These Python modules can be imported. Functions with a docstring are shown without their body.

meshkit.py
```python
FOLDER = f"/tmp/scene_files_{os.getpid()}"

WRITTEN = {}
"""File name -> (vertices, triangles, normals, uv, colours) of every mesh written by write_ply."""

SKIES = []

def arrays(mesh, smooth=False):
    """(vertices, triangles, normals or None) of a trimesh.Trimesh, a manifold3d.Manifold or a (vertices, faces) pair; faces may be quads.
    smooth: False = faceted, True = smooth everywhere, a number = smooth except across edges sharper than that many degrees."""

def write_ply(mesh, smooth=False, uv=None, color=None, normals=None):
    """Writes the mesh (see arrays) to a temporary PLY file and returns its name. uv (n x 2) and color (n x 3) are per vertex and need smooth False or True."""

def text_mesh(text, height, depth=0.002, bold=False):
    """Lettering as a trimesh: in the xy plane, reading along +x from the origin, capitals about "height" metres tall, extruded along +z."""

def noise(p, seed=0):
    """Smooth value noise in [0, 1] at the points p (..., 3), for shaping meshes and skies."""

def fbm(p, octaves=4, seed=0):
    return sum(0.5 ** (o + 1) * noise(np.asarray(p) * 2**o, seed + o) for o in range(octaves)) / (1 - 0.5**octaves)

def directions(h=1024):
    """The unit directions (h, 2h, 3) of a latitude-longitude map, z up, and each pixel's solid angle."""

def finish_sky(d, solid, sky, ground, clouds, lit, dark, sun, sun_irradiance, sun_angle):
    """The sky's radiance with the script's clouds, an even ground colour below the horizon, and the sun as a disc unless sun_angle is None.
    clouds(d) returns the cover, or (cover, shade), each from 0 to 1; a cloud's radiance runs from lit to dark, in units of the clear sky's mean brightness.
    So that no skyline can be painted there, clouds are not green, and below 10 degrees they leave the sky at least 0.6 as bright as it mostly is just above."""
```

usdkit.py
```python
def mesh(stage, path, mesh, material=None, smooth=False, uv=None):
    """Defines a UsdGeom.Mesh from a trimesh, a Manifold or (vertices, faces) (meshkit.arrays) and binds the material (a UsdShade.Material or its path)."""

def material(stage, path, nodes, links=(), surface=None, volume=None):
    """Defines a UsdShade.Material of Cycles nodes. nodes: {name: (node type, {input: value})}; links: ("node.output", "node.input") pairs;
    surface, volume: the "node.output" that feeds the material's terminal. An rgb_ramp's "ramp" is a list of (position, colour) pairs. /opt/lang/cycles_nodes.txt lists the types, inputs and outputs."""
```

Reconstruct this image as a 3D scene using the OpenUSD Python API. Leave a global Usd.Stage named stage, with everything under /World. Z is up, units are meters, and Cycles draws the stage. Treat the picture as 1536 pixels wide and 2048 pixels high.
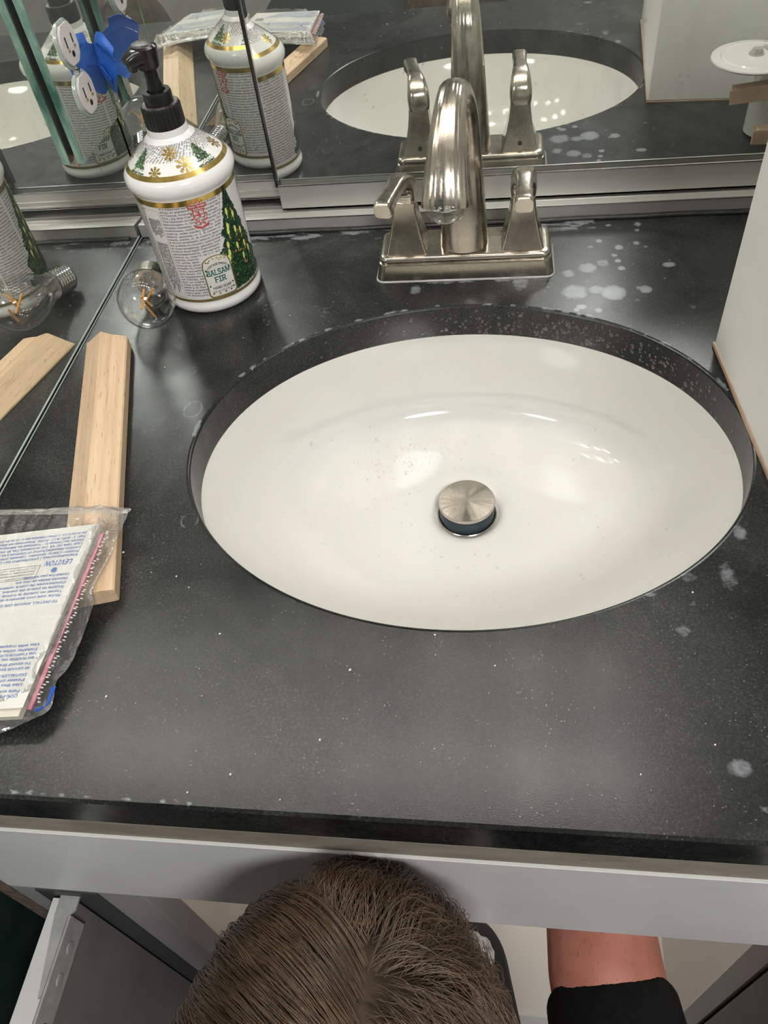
import math, random
import numpy as np
import trimesh
import manifold3d as m3
from shapely.geometry import Polygon, Point, LineString
from shapely.ops import unary_union
from shapely import affinity
import usdkit, meshkit
from pxr import Usd, UsdGeom, UsdShade, UsdLux, Gf, Sdf, Vt

rng = np.random.default_rng(7)
random.seed(7)
stage = Usd.Stage.CreateInMemory()
UsdGeom.SetStageUpAxis(stage, UsdGeom.Tokens.z)
UsdGeom.SetStageMetersPerUnit(stage, 1.0)
UsdGeom.Xform.Define(stage, "/World")
UsdGeom.Scope.Define(stage, "/World/Looks")
H = 0.86            # height of the counter top above the floor; all shapes below are written with the counter top at z = 0
A3 = lambda *p: np.array(p, float)

# ------------------------------------------------------------------ camera, light, exposure
EXPOSURE = 0.22
CAM = A3(0.0309, -0.7161, 0.4035)
RT = A3(0.98983747, 0.09735973, -0.10364782)
UP = A3(-0.00639303, 0.75860067, 0.65152449)
FW = A3(-0.14205955, 0.64424072, -0.75151379)
cam = UsdGeom.Camera.Define(stage, "/World/camera")
cam.CreateHorizontalApertureAttr(36.0)
cam.CreateVerticalApertureAttr(48.0)
cam.CreateFocalLengthAttr(36.0 * 1583.28 / 1536.0)
cam.CreateClippingRangeAttr(Gf.Vec2f(0.02, 100.0))
cam.CreateExposureAttr(EXPOSURE)
_p = CAM + [0, 0, H]
cam.AddTransformOp().Set(Gf.Matrix4d(*RT, 0, *UP, 0, *(-FW), 0, *_p, 1))
BULB_STRENGTH = 55.0
BULB_COLOR = (1.0, 0.95, 0.885)
CEIL_STRENGTH = 40.0
CEIL_COLOR = (1.0, 0.99, 0.985)


# ------------------------------------------------------------------ materials
def mat(name, nodes, links=(), surface="p.BSDF"):
    return usdkit.material(stage, "/World/Looks/" + name, nodes, links, surface=surface)


def plain(name, color, rough=0.5, metal=0.0, **kw):
    return mat(name, {"p": ("principled_bsdf", {"base_color": color, "roughness": rough, "metallic": metal, **kw})})


def noisy(name, c1, c2, scale=40.0, rough=0.5, metal=0.0, lo=0.35, hi=0.65, bump=0.0, bscale=None, stretch=(1, 1, 1), detail=4, **kw):
    n = {"g": ("geometry", {}), "mp": ("mapping", {"scale": stretch}), "n": ("noise_texture", {"scale": scale, "detail": float(detail), "roughness": 0.6}),
         "r": ("rgb_ramp", {"ramp": [(lo, c1), (hi, c2)]}), "p": ("principled_bsdf", {"roughness": rough, "metallic": metal, **kw})}
    l = [("g.position", "mp.vector"), ("mp.vector", "n.vector"), ("n.fac", "r.fac"), ("r.color", "p.base_color")]
    if bump:
        n["n2"] = ("noise_texture", {"scale": bscale or scale * 3, "detail": 3.0})
        n["b"] = ("bump", {"strength": bump, "distance": 0.001})
        l += [("mp.vector", "n2.vector"), ("n2.fac", "b.height"), ("b.normal", "p.normal")]
    return mat(name, n, l)


M = {}
# dark honed stone: speckle, hazy wipe marks, and the soap stains carried by the mesh attribute "stain"
M["stone"] = mat("stone", {
    "g": ("geometry", {}),
    "n1": ("noise_texture", {"scale": 9.0, "detail": 5.0, "roughness": 0.6, "distortion": 0.6}),
    "haze": ("rgb_ramp", {"ramp": [(0.38, (0.010, 0.0107, 0.011)), (0.58, (0.024, 0.0245, 0.024)), (0.75, (0.046, 0.046, 0.0445))]}),
    "n2": ("noise_texture", {"scale": 620.0, "detail": 3.0, "roughness": 0.8}),
    "gr": ("rgb_ramp", {"ramp": [(0.3, (0.35, 0.35, 0.35)), (0.52, (0.95, 0.95, 0.95)), (0.72, (2.7, 2.7, 2.6))]}),
    "mul": ("mix", {"mix_type": "multiply", "fac": 1.0}),
    "v": ("voronoi_texture", {"scale": 330.0, "randomness": 1.0}),
    "vr": ("rgb_ramp", {"ramp": [(0.0, (1, 1, 1)), (0.10, (0.6, 0.6, 0.6)), (0.17, (0, 0, 0))]}),
    "wn": ("noise_texture", {"scale": 60.0, "detail": 2.0}),
    "wr": ("rgb_ramp", {"ramp": [(0.52, (0, 0, 0)), (0.62, (1, 1, 1))]}),
    "vm": ("math", {"math_type": "multiply"}),
    "vm2": ("math", {"math_type": "multiply", "value2": 0.55}),
    "spk": ("mix", {"color2": (0.42, 0.41, 0.39)}),
    "st": ("attribute", {"attribute": "stain"}),
    "sn": ("noise_texture", {"scale": 260.0, "detail": 3.0}),
    "sm": ("math", {"math_type": "multiply_add", "value2": 0.55, "value3": -0.27}),
    "sa": ("math", {"math_type": "add"}),
    "sr": ("rgb_ramp", {"ramp": [(0.25, (0, 0, 0)), (0.5, (0.55, 0.55, 0.55)), (1.0, (0.85, 0.85, 0.85))]}),
    "stn": ("mix", {"color2": (0.30, 0.32, 0.34)}),
    "rr": ("rgb_ramp", {"ramp": [(0.35, (0.22, 0.22, 0.22)), (0.65, (0.30, 0.30, 0.30))]}),
    "n5": ("noise_texture", {"scale": 1100.0, "detail": 1.0}),
    "b": ("bump", {"strength": 0.10, "distance": 0.0003}),
    "p": ("principled_bsdf", {"specular_ior_level": 0.36}),
}, [("g.position", "n1.vector"), ("g.position", "n2.vector"), ("g.position", "v.vector"), ("g.position", "wn.vector"), ("g.position", "sn.vector"),
    ("n1.fac", "haze.fac"), ("n2.fac", "gr.fac"), ("haze.color", "mul.color1"), ("gr.color", "mul.color2"),
    ("v.distance", "vr.fac"), ("wn.fac", "wr.fac"), ("vr.color", "vm.value1"), ("wr.color", "vm.value2"), ("vm.value", "vm2.value1"),
    ("mul.color", "spk.color1"), ("vm2.value", "spk.fac"),
    ("sn.fac", "sm.value1"), ("st.fac", "sa.value1"), ("sm.value", "sa.value2"), ("sa.value", "sr.fac"), ("spk.color", "stn.color1"), ("sr.color", "stn.fac"),
    ("stn.color", "p.base_color"), ("n1.fac", "rr.fac"), ("rr.color", "p.roughness"), ("g.position", "n5.vector"), ("n5.fac", "b.height"), ("b.normal", "p.normal")])
M["stone_edge"] = noisy("stone_edge", (0.012, 0.012, 0.013), (0.035, 0.035, 0.034), 160.0, 0.28, bump=0.1)
M["porcelain"] = noisy("porcelain", (0.80, 0.78, 0.735), (0.83, 0.81, 0.77), 8.0, 0.09, coat_weight=0.6, coat_roughness=0.03)
M["nickel"] = mat("nickel", {
    "g": ("geometry", {}), "mp": ("mapping", {"scale": (1.0, 1.0, 0.08)}),
    "n": ("noise_texture", {"scale": 900.0, "detail": 2.0}), "n2": ("noise_texture", {"scale": 45.0, "detail": 5.0, "roughness": 0.7}),
    "c": ("rgb_ramp", {"ramp": [(0.35, (0.50, 0.445, 0.375)), (0.6, (0.60, 0.545, 0.465)), (0.8, (0.66, 0.61, 0.54))]}),
    "r": ("rgb_ramp", {"ramp": [(0.3, (0.17, 0.17, 0.17)), (0.6, (0.24, 0.24, 0.24)), (0.8, (0.38, 0.38, 0.38))]}),
    "b": ("bump", {"strength": 0.10, "distance": 0.0004}), "p": ("principled_bsdf", {"metallic": 1.0, "anisotropic": 0.3})},
    [("g.position", "mp.vector"), ("mp.vector", "n.vector"), ("g.position", "n2.vector"), ("n2.fac", "c.fac"), ("c.color", "p.base_color"), ("n2.fac", "r.fac"), ("r.color", "p.roughness"), ("n.fac", "b.height"), ("b.normal", "p.normal")])
M["brushed_cap"] = mat("brushed_cap", {
    "tc": ("texture_coordinate", {}), "fl": ("vector_math", {"math_type": "multiply", "vector2": (1, 1, 0)}), "nz": ("vector_math", {"math_type": "normalize"}),
    "n": ("noise_texture", {"scale": 26.0, "detail": 4.0, "roughness": 0.7}), "b": ("bump", {"strength": 0.35, "distance": 0.003}),
    "p": ("principled_bsdf", {"base_color": (0.50, 0.46, 0.40), "metallic": 1.0, "roughness": 0.20})},
    [("tc.object", "fl.vector1"), ("fl.vector", "nz.vector1"), ("nz.vector", "n.vector"), ("n.fac", "b.height"), ("b.normal", "p.normal")])
M["dark_hole"] = plain("dark_hole", (0.01, 0.01, 0.01), 0.6)
M["rubber"] = plain("rubber", (0.018, 0.035, 0.05), 0.25)
M["aluminium"] = noisy("aluminium", (0.56, 0.545, 0.515), (0.62, 0.61, 0.575), 30.0, 0.42, 0.55, stretch=(0.05, 1, 1))
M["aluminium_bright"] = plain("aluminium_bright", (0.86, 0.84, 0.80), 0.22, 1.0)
M["mirror"] = mat("mirror", {
    "g": ("geometry", {}), "mp": ("mapping", {"scale": (1.0, 1.0, 0.25)}),
    "n": ("noise_texture", {"scale": 22.0, "detail": 6.0, "roughness": 0.65}), "r": ("rgb_ramp", {"ramp": [(0.42, (0.040, 0.040, 0.040)), (0.60, (0.070, 0.070, 0.070)), (0.76, (0.14, 0.14, 0.14))]}),
    "v": ("voronoi_texture", {"scale": 95.0}), "vr": ("rgb_ramp", {"ramp": [(0.0, (1, 1, 1)), (0.06, (1, 1, 1)), (0.09, (0, 0, 0))]}),
    "n3": ("noise_texture", {"scale": 14.0}), "r3": ("rgb_ramp", {"ramp": [(0.55, (0, 0, 0)), (0.66, (0.30, 0.30, 0.30))]}), "vm": ("math", {"math_type": "multiply"}),
    "ad": ("math", {"math_type": "add", "use_clamp": True}),
    "gl": ("principled_bsdf", {"base_color": (0.93, 0.955, 0.915), "metallic": 1.0, "roughness": 0.0}),
    "d": ("diffuse_bsdf", {"color": (0.62, 0.64, 0.60)}), "m": ("mix_closure", {})},
    [("g.position", "mp.vector"), ("mp.vector", "n.vector"), ("n.fac", "r.fac"), ("g.position", "v.vector"), ("v.distance", "vr.fac"), ("g.position", "n3.vector"), ("n3.fac", "r3.fac"),
     ("vr.color", "vm.value1"), ("r3.color", "vm.value2"), ("vm.value", "ad.value1"), ("r.color", "ad.value2"), ("ad.value", "m.fac"), ("gl.BSDF", "m.closure1"), ("d.BSDF", "m.closure2")], surface="m.closure")
M["glass_edge"] = noisy("glass_edge", (0.05, 0.14, 0.105), (0.33, 0.50, 0.41), 60.0, 0.06, stretch=(1, 1, 0.35), specular_ior_level=0.8)
M["glass_edge_light"] = plain("glass_edge_light", (0.42, 0.50, 0.46), 0.12)
M["black_edge"] = plain("black_edge", (0.012, 0.012, 0.012), 0.4)
M["white_plastic"] = plain("white_plastic", (0.86, 0.85, 0.83), 0.16, coat_weight=0.4)
M["label_white"] = plain("label_white", (0.76, 0.74, 0.73), 0.28)
M["ink"] = plain("ink", (0.035, 0.032, 0.035), 0.4)
M["ink_soft"] = plain("ink_soft", (0.07, 0.066, 0.066), 0.45)
M["ink_red"] = plain("ink_red", (0.55, 0.09, 0.08), 0.4)
M["ink_green"] = plain("ink_green", (0.01, 0.12, 0.10), 0.4)
M["ink_blue"] = plain("ink_blue", (0.10, 0.20, 0.50), 0.45)
M["tree_dark"] = plain("tree_dark", (0.012, 0.03, 0.02), 0.35)
M["tree_mid"] = plain("tree_mid", (0.022, 0.075, 0.030), 0.35)
M["tree_light"] = plain("tree_light", (0.13, 0.24, 0.08), 0.35)
M["candle"] = plain("candle", (0.78, 0.80, 0.22), 0.35)
M["ornament"] = plain("ornament", (0.52, 0.20, 0.08), 0.35)
M["gold"] = noisy("gold", (0.62, 0.42, 0.11), (0.80, 0.60, 0.22), 120.0, 0.20, 1.0)
M["gold_dull"] = plain("gold_dull", (0.42, 0.34, 0.13), 0.35, 0.7)
M["black_plastic"] = noisy("black_plastic", (0.008, 0.008, 0.008), (0.016, 0.016, 0.017), 90.0, 0.22)
M["dusty_black"] = noisy("dusty_black", (0.012, 0.012, 0.012), (0.20, 0.185, 0.17), 260.0, 0.42, lo=0.42, hi=0.72)
M["bulb_glass"] = mat("bulb_glass", {"f": ("layer_weight", {"blend": 0.5}), "pw": ("math", {"math_type": "power", "value2": 2.4}), "ma": ("math", {"math_type": "multiply_add", "value2": 0.62, "value3": 0.06, "use_clamp": True}), "t": ("transparent_bsdf", {"color": (0.94, 0.94, 0.93)}), "gl": ("glossy_bsdf", {"color": (1, 1, 1), "roughness": 0.015}), "m": ("mix_closure", {})},
                     [("f.facing", "pw.value1"), ("pw.value", "ma.value1"), ("ma.value", "m.fac"), ("t.BSDF", "m.closure1"), ("gl.BSDF", "m.closure2")], surface="m.closure")
M["filament"] = plain("filament", (0.86, 0.40, 0.09), 0.45)
M["chrome"] = plain("chrome", (0.80, 0.79, 0.76), 0.12, 1.0)
M["clear"] = mat("clear", {"f": ("layer_weight", {"blend": 0.5}), "pw": ("math", {"math_type": "power", "value2": 2.0}), "ma": ("math", {"math_type": "multiply_add", "value2": 0.45, "value3": 0.06, "use_clamp": True}), "t": ("transparent_bsdf", {"color": (0.95, 0.95, 0.94)}), "gl": ("glossy_bsdf", {"color": (1, 1, 1), "roughness": 0.03}), "m": ("mix_closure", {})},
                [("f.facing", "pw.value1"), ("pw.value", "ma.value1"), ("ma.value", "m.fac"), ("t.BSDF", "m.closure1"), ("gl.BSDF", "m.closure2")], surface="m.closure")
def film(name, haze, gloss, rough, bumpy):
    return mat(name, {
        "g": ("geometry", {}), "n": ("noise_texture", {"scale": 170.0, "detail": 4.0, "distortion": 1.2}), "b": ("bump", {"strength": bumpy, "distance": 0.002}),
        "t": ("transparent_bsdf", {"color": (0.96, 0.96, 0.96)}), "gl": ("glossy_bsdf", {"color": (1, 1, 1), "roughness": rough}), "d": ("translucent_bsdf", {"color": (0.75, 0.74, 0.72)}), "d2": ("diffuse_bsdf", {"color": (0.66, 0.65, 0.63)}),
        "m0": ("mix_closure", {"fac": 0.6}), "m1": ("mix_closure", {"fac": haze}), "m2": ("mix_closure", {"fac": gloss})},
        [("g.position", "n.vector"), ("n.fac", "b.height"), ("b.normal", "gl.normal"), ("d.BSDF", "m0.closure1"), ("d2.BSDF", "m0.closure2"), ("t.BSDF", "m1.closure1"), ("m0.closure", "m1.closure2"), ("m1.closure", "m2.closure1"), ("gl.BSDF", "m2.closure2")], surface="m2.closure")


M["film"] = film("film", 0.28, 0.34, 0.07, 0.5)
M["film_flat"] = film("film_flat", 0.03, 0.07, 0.06, 0.35)
M["paper"] = noisy("paper", (0.74, 0.72, 0.66), (0.80, 0.785, 0.74), 25.0, 0.45)
M["cream"] = plain("cream", (0.70, 0.66, 0.55), 0.4)
M["pink"] = noisy("pink", (0.42, 0.16, 0.20), (0.60, 0.30, 0.34), 120.0, 0.35)
M["bright_blue"] = plain("bright_blue", (0.02, 0.12, 0.62), 0.4)
M["pine"] = mat("pine", {
    "tc": ("texture_coordinate", {}), "mp": ("mapping", {"mapping_type": "texture", "rotation": (0, 0, 0.283), "scale": (1.0, 24.0, 1.0)}),
    "n": ("noise_texture", {"scale": 170.0, "detail": 3.0, "roughness": 0.5}), "r": ("rgb_ramp", {"ramp": [(0.3, (0.62, 0.42, 0.26)), (0.5, (0.74, 0.535, 0.345)), (0.72, (0.80, 0.60, 0.41))]}),
    "n2": ("noise_texture", {"scale": 900.0, "detail": 1.0}), "mp2": ("mapping", {"mapping_type": "texture", "rotation": (0, 0, 0.283), "scale": (1.0, 14.0, 1.0)}), "r2": ("rgb_ramp", {"ramp": [(0.62, (0, 0, 0)), (0.72, (0.55, 0.55, 0.55))]}),
    "mx": ("mix", {"color2": (0.40, 0.21, 0.10)}), "p": ("principled_bsdf", {"roughness": 0.5})},
    [("tc.object", "mp.vector"), ("mp.vector", "n.vector"), ("n.fac", "r.fac"), ("tc.object", "mp2.vector"), ("mp2.vector", "n2.vector"), ("n2.fac", "r2.fac"), ("r.color", "mx.color1"), ("r2.color", "mx.fac"), ("mx.color", "p.base_color")])
M["card_white"] = noisy("card_white", (0.86, 0.845, 0.815), (0.90, 0.885, 0.86), 14.0, 0.55)
M["card_brown"] = noisy("card_brown", (0.50, 0.35, 0.24), (0.60, 0.44, 0.32), 60.0, 0.8)
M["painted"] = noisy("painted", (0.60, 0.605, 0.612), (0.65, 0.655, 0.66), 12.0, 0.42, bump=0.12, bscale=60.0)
M["painted_shaded"] = noisy("painted_shaded", (0.15, 0.147, 0.146), (0.20, 0.195, 0.193), 10.0, 0.45)  # cabinet paint darkened to hold the shade on the open doors
M["painted_half_shaded"] = noisy("painted_half_shaded", (0.27, 0.27, 0.272), (0.31, 0.31, 0.312), 10.0, 0.45)  # same paint, darkened less, for the shade on the stiles
M["painted_edge"] = plain("painted_edge", (0.66, 0.65, 0.62), 0.4)  # pale paint; on apron and door tops it stands for caught light
M["plywood"] = noisy("plywood", (0.20, 0.17, 0.135), (0.285, 0.25, 0.205), 70.0, 0.8, stretch=(0.3, 1, 1), bump=0.3)
M["cab_in"] = noisy("cab_in", (0.72, 0.675, 0.625), (0.78, 0.74, 0.69), 6.0, 0.5)
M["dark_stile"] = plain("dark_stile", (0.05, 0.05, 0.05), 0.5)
M["hinge_paint"] = noisy("hinge_paint", (0.30, 0.30, 0.29), (0.42, 0.42, 0.40), 50.0, 0.4)
M["brown_filler"] = noisy("brown_filler", (0.09, 0.065, 0.05), (0.2, 0.15, 0.12), 140.0, 0.7)
M["green_wall"] = noisy("green_wall", (0.010, 0.024, 0.020), (0.022, 0.040, 0.034), 30.0, 0.35)
M["wall_paint"] = noisy("wall_paint", (0.54, 0.53, 0.51), (0.58, 0.57, 0.55), 5.0, 0.7)
M["wall_dim"] = noisy("wall_dim", (0.30, 0.285, 0.265), (0.34, 0.325, 0.30), 5.0, 0.7)
M["ceiling_paint"] = plain("ceiling_paint", (0.72, 0.71, 0.69), 0.8)
M["floor_dark"] = noisy("floor_dark", (0.028, 0.034, 0.032), (0.05, 0.055, 0.052), 8.0, 0.4)
M["tape"] = noisy("tape", (0.012, 0.10, 0.48), (0.03, 0.16, 0.58), 25.0, 0.42, bump=0.3, bscale=300.0)
M["salmon"] = noisy("salmon", (0.62, 0.30, 0.24), (0.72, 0.40, 0.32), 60.0, 0.7)
M["slate"] = noisy("slate", (0.10, 0.115, 0.13), (0.2, 0.21, 0.225), 90.0, 0.5)
M["outlet_white"] = plain("outlet_white", (0.74, 0.68, 0.655), 0.3)
M["brass"] = plain("brass", (0.85, 0.68, 0.34), 0.22, 1.0)
M["skin"] = mat("skin", {
    "g": ("geometry", {}), "n": ("noise_texture", {"scale": 30.0, "detail": 4.0}), "r": ("rgb_ramp", {"ramp": [(0.35, (0.44, 0.165, 0.115)), (0.65, (0.55, 0.225, 0.165))]}),
    "mp": ("mapping", {"scale": (1.0, 0.45, 0.6)}), "v": ("voronoi_texture", {"scale": 340.0}), "vr": ("rgb_ramp", {"ramp": [(0.0, (0.8, 0.8, 0.8)), (0.14, (0.6, 0.6, 0.6)), (0.24, (0, 0, 0))]}), "w": ("noise_texture", {"scale": 45.0}), "wr": ("rgb_ramp", {"ramp": [(0.40, (0, 0, 0)), (0.52, (0.6, 0.6, 0.6))]}),
    "vm": ("math", {"math_type": "multiply"}), "mx": ("mix", {"color2": (0.20, 0.07, 0.05)}), "p": ("principled_bsdf", {"roughness": 0.45, "subsurface_weight": 0.12, "subsurface_scale": 0.004})},
    [("g.position", "n.vector"), ("n.fac", "r.fac"), ("g.position", "mp.vector"), ("mp.vector", "v.vector"), ("v.distance", "vr.fac"), ("g.position", "w.vector"), ("w.fac", "wr.fac"), ("vr.color", "vm.value1"), ("wr.color", "vm.value2"), ("r.color", "mx.color1"), ("vm.value", "mx.fac"), ("mx.color", "p.base_color")])
M["black_cloth"] = noisy("black_cloth", (0.0035, 0.0035, 0.0035), (0.007, 0.007, 0.007), 200.0, 0.9, specular_ior_level=0.2)
M["fleece"] = noisy("fleece", (0.36, 0.34, 0.32), (0.60, 0.58, 0.55), 300.0, 0.9, bump=1.0, bscale=260.0)
M["denim"] = noisy("denim", (0.008, 0.009, 0.011), (0.016, 0.017, 0.02), 300.0, 0.85)
M["scalp"] = plain("scalp", (0.055, 0.033, 0.02), 0.7)
M["hair"] = mat("hair", {"h": ("hair_info", {}), "wn": ("white_noise_texture", {"dimensions": "1D"}), "g": ("geometry", {}), "cn": ("noise_texture", {"scale": 55.0, "detail": 2.0}), "md": ("math", {"math_type": "multiply_add", "value2": 0.55, "value3": 0.0}), "ad": ("math", {"math_type": "multiply_add", "value2": 0.75, "value3": -0.12}), "sm": ("math", {"math_type": "add"}),
    "r": ("rgb_ramp", {"ramp": [(0.1, (0.030, 0.016, 0.009)), (0.5, (0.080, 0.046, 0.027)), (0.9, (0.20, 0.125, 0.078))]}),
    "p": ("principled_bsdf", {"roughness": 0.33, "specular_ior_level": 0.6})}, [("h.index", "wn.w"), ("wn.value", "md.value1"), ("g.position", "cn.vector"), ("cn.fac", "ad.value1"), ("md.value", "sm.value1"), ("ad.value", "sm.value2"), ("sm.value", "r.fac"), ("r.color", "p.base_color")])
M["eye"] = plain("eye", (0.8, 0.79, 0.77), 0.1)
M["shoe"] = plain("shoe", (0.04, 0.04, 0.04), 0.5)
M["silicone"] = plain("silicone", (0.55, 0.54, 0.52), 0.12, transmission_weight=0.3)
M["bulb_on"] = mat("bulb_on", {"e": ("emission", {"color": BULB_COLOR, "strength": BULB_STRENGTH})}, surface="e.emission")
M["ceil_on"] = mat("ceil_on", {"e": ("emission", {"color": CEIL_COLOR, "strength": CEIL_STRENGTH})}, surface="e.emission")
M["fill_on"] = mat("fill_on", {"e": ("emission", {"color": (1.0, 0.96, 0.90), "strength": 75.0})}, surface="e.emission")
M["speck"] = plain("speck", (0.75, 0.74, 0.72), 0.5)


# ------------------------------------------------------------------ object helpers
_taken, _loc = {}, {}


def numbered(path):
    k = _taken.get(path, -1) + 1
    _taken[path] = k
    return path if k == 0 else f"{path}_{k:03d}"


def tag(prim, label=None, cat=None, group=None, kind=None):
    for k, v in (("label", label), ("category", cat), ("group", group), ("kind", kind)):
        if v:
            prim.SetCustomDataByKey(k, v)


def thing(name, label, cat, loc=(0, 0, 0), group=None, kind=None):
    path = numbered("/World/" + name)
    x = UsdGeom.Xform.Define(stage, path)
    x.AddTranslateOp().Set(Gf.Vec3d(float(loc[0]), float(loc[1]), float(loc[2]) + H))
    tag(x.GetPrim(), label, cat, group, kind)
    _loc[path] = np.array(loc, float)
    return path


def arr(mesh):
    v, f, _ = meshkit.arrays(mesh)
    return v, f


def part(parent, name, mesh, m, label=None, smooth=35, kind=None):
    """One mesh under a thing or a part; its points are given in room coordinates (counter top at z = 0)."""
    path = numbered(parent + "/" + name)
    root = "/".join(parent.split("/")[:3])
    v, f = arr(mesh)
    p = usdkit.mesh(stage, path, (v - _loc[root], f), M[m], smooth=smooth)
    tag(p.GetPrim(), label, None, None, kind)
    return path


def single(name, mesh, m, label, cat, loc=None, smooth=35, kind=None, group=None):
    v, f = arr(mesh)
    loc = np.array([(v[:, 0].min() + v[:, 0].max()) / 2, (v[:, 1].min() + v[:, 1].max()) / 2, v[:, 2].min()]) if loc is None else np.array(loc, float)
    path = numbered("/World/" + name)
    p = usdkit.mesh(stage, path, (v - loc, f), M[m], smooth=smooth)
    UsdGeom.Xformable(p).AddTranslateOp().Set(Gf.Vec3d(*(loc + [0, 0, H])))
    tag(p.GetPrim(), label, cat, group, kind)
    return p


def cat_(*ms):
    vs, fs, n = [], [], 0
    for m in ms:
        v, f = arr(m)
        vs.append(v); fs.append(f + n); n += len(v)
    return np.vstack(vs), np.vstack(fs)


def bx(x0, x1, y0, y1, z0, z1, ch=0.0):
    if ch <= 0:
        m = trimesh.creation.box([x1 - x0, y1 - y0, z1 - z0])
        m.apply_translation([(x0 + x1) / 2, (y0 + y1) / 2, (z0 + z1) / 2])
        return m
    pts = []
    for X, sx in ((x0, 1), (x1, -1)):
        for Y, sy in ((y0, 1), (y1, -1)):
            for Zz, sz in ((z0, 1), (z1, -1)):
                pts += [(X + sx * ch, Y + sy * ch, Zz), (X + sx * ch, Y, Zz + sz * ch), (X, Y + sy * ch, Zz + sz * ch)]
    return trimesh.convex.convex_hull(np.array(pts))


def frame(mesh, origin, ex, ey, ez):
    """Local coordinates to room coordinates."""
    v, f = arr(mesh)
    return np.asarray(origin) + v[:, :1] * np.asarray(ex) + v[:, 1:2] * np.asarray(ey) + v[:, 2:3] * np.asarray(ez), f


def loft(rings, cap=True, closed=True):
    r = np.array(rings, float)
    k, n = r.shape[:2]
    v = r.reshape(-1, 3)
    f = []
    for i in range(k - 1):
        for j in range(n if closed else n - 1):
            a, b = i * n + j, i * n + (j + 1) % n
            f += [(a, b, b + n), (a, b + n, a + n)]
    if cap:
        v = np.vstack([v, r[0].mean(0), r[-1].mean(0)])
        c0, c1 = k * n, k * n + 1
        for j in range(n):
            f += [(c0, (j + 1) % n, j), (c1, (k - 1) * n + j, (k - 1) * n + (j + 1) % n)]
    return v, np.array(f)


def lathe(profile, n=64, center=(0, 0, 0), axis=None, cap=True):
    a = np.arange(n) * 2 * np.pi / n
    rings = [np.stack([r * np.cos(a), r * np.sin(a), np.full(n, z)], 1) for r, z in profile]
    v, f = loft(rings, cap)
    if axis is not None:
        ez = np.asarray(axis, float) / np.linalg.norm(axis)
        ex = np.cross([0, 1, 0] if abs(ez[1]) < 0.9 else [1, 0, 0], ez); ex /= np.linalg.norm(ex)
        return frame((v, f), center, ex, np.cross(ez, ex), ez)
    return v + np.asarray(center), f


def sweep(path, hw, hd, n=32, power=2.0, side=None, cap=True):
    """Superellipse section (half width along side, half depth across) along a path."""
    p = np.array(path, float)
    t = np.gradient(p, axis=0); t /= np.linalg.norm(t, axis=1, keepdims=True)
    a = np.arange(n) * 2 * np.pi / n
    ca, sa = np.cos(a), np.sin(a)
    cx, sx = np.sign(ca) * np.abs(ca) ** (2 / power), np.sign(sa) * np.abs(sa) ** (2 / power)
    rings = []
    s0 = np.asarray(side if side is not None else [1, 0, 0], float)
    for i in range(len(p)):
        s = s0 - t[i] * (s0 @ t[i]); s /= np.linalg.norm(s)
        d = np.cross(t[i], s)
        rings.append(p[i] + np.outer(cx * hw[i], s) + np.outer(sx * hd[i], d))
    return loft(rings, cap)


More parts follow.
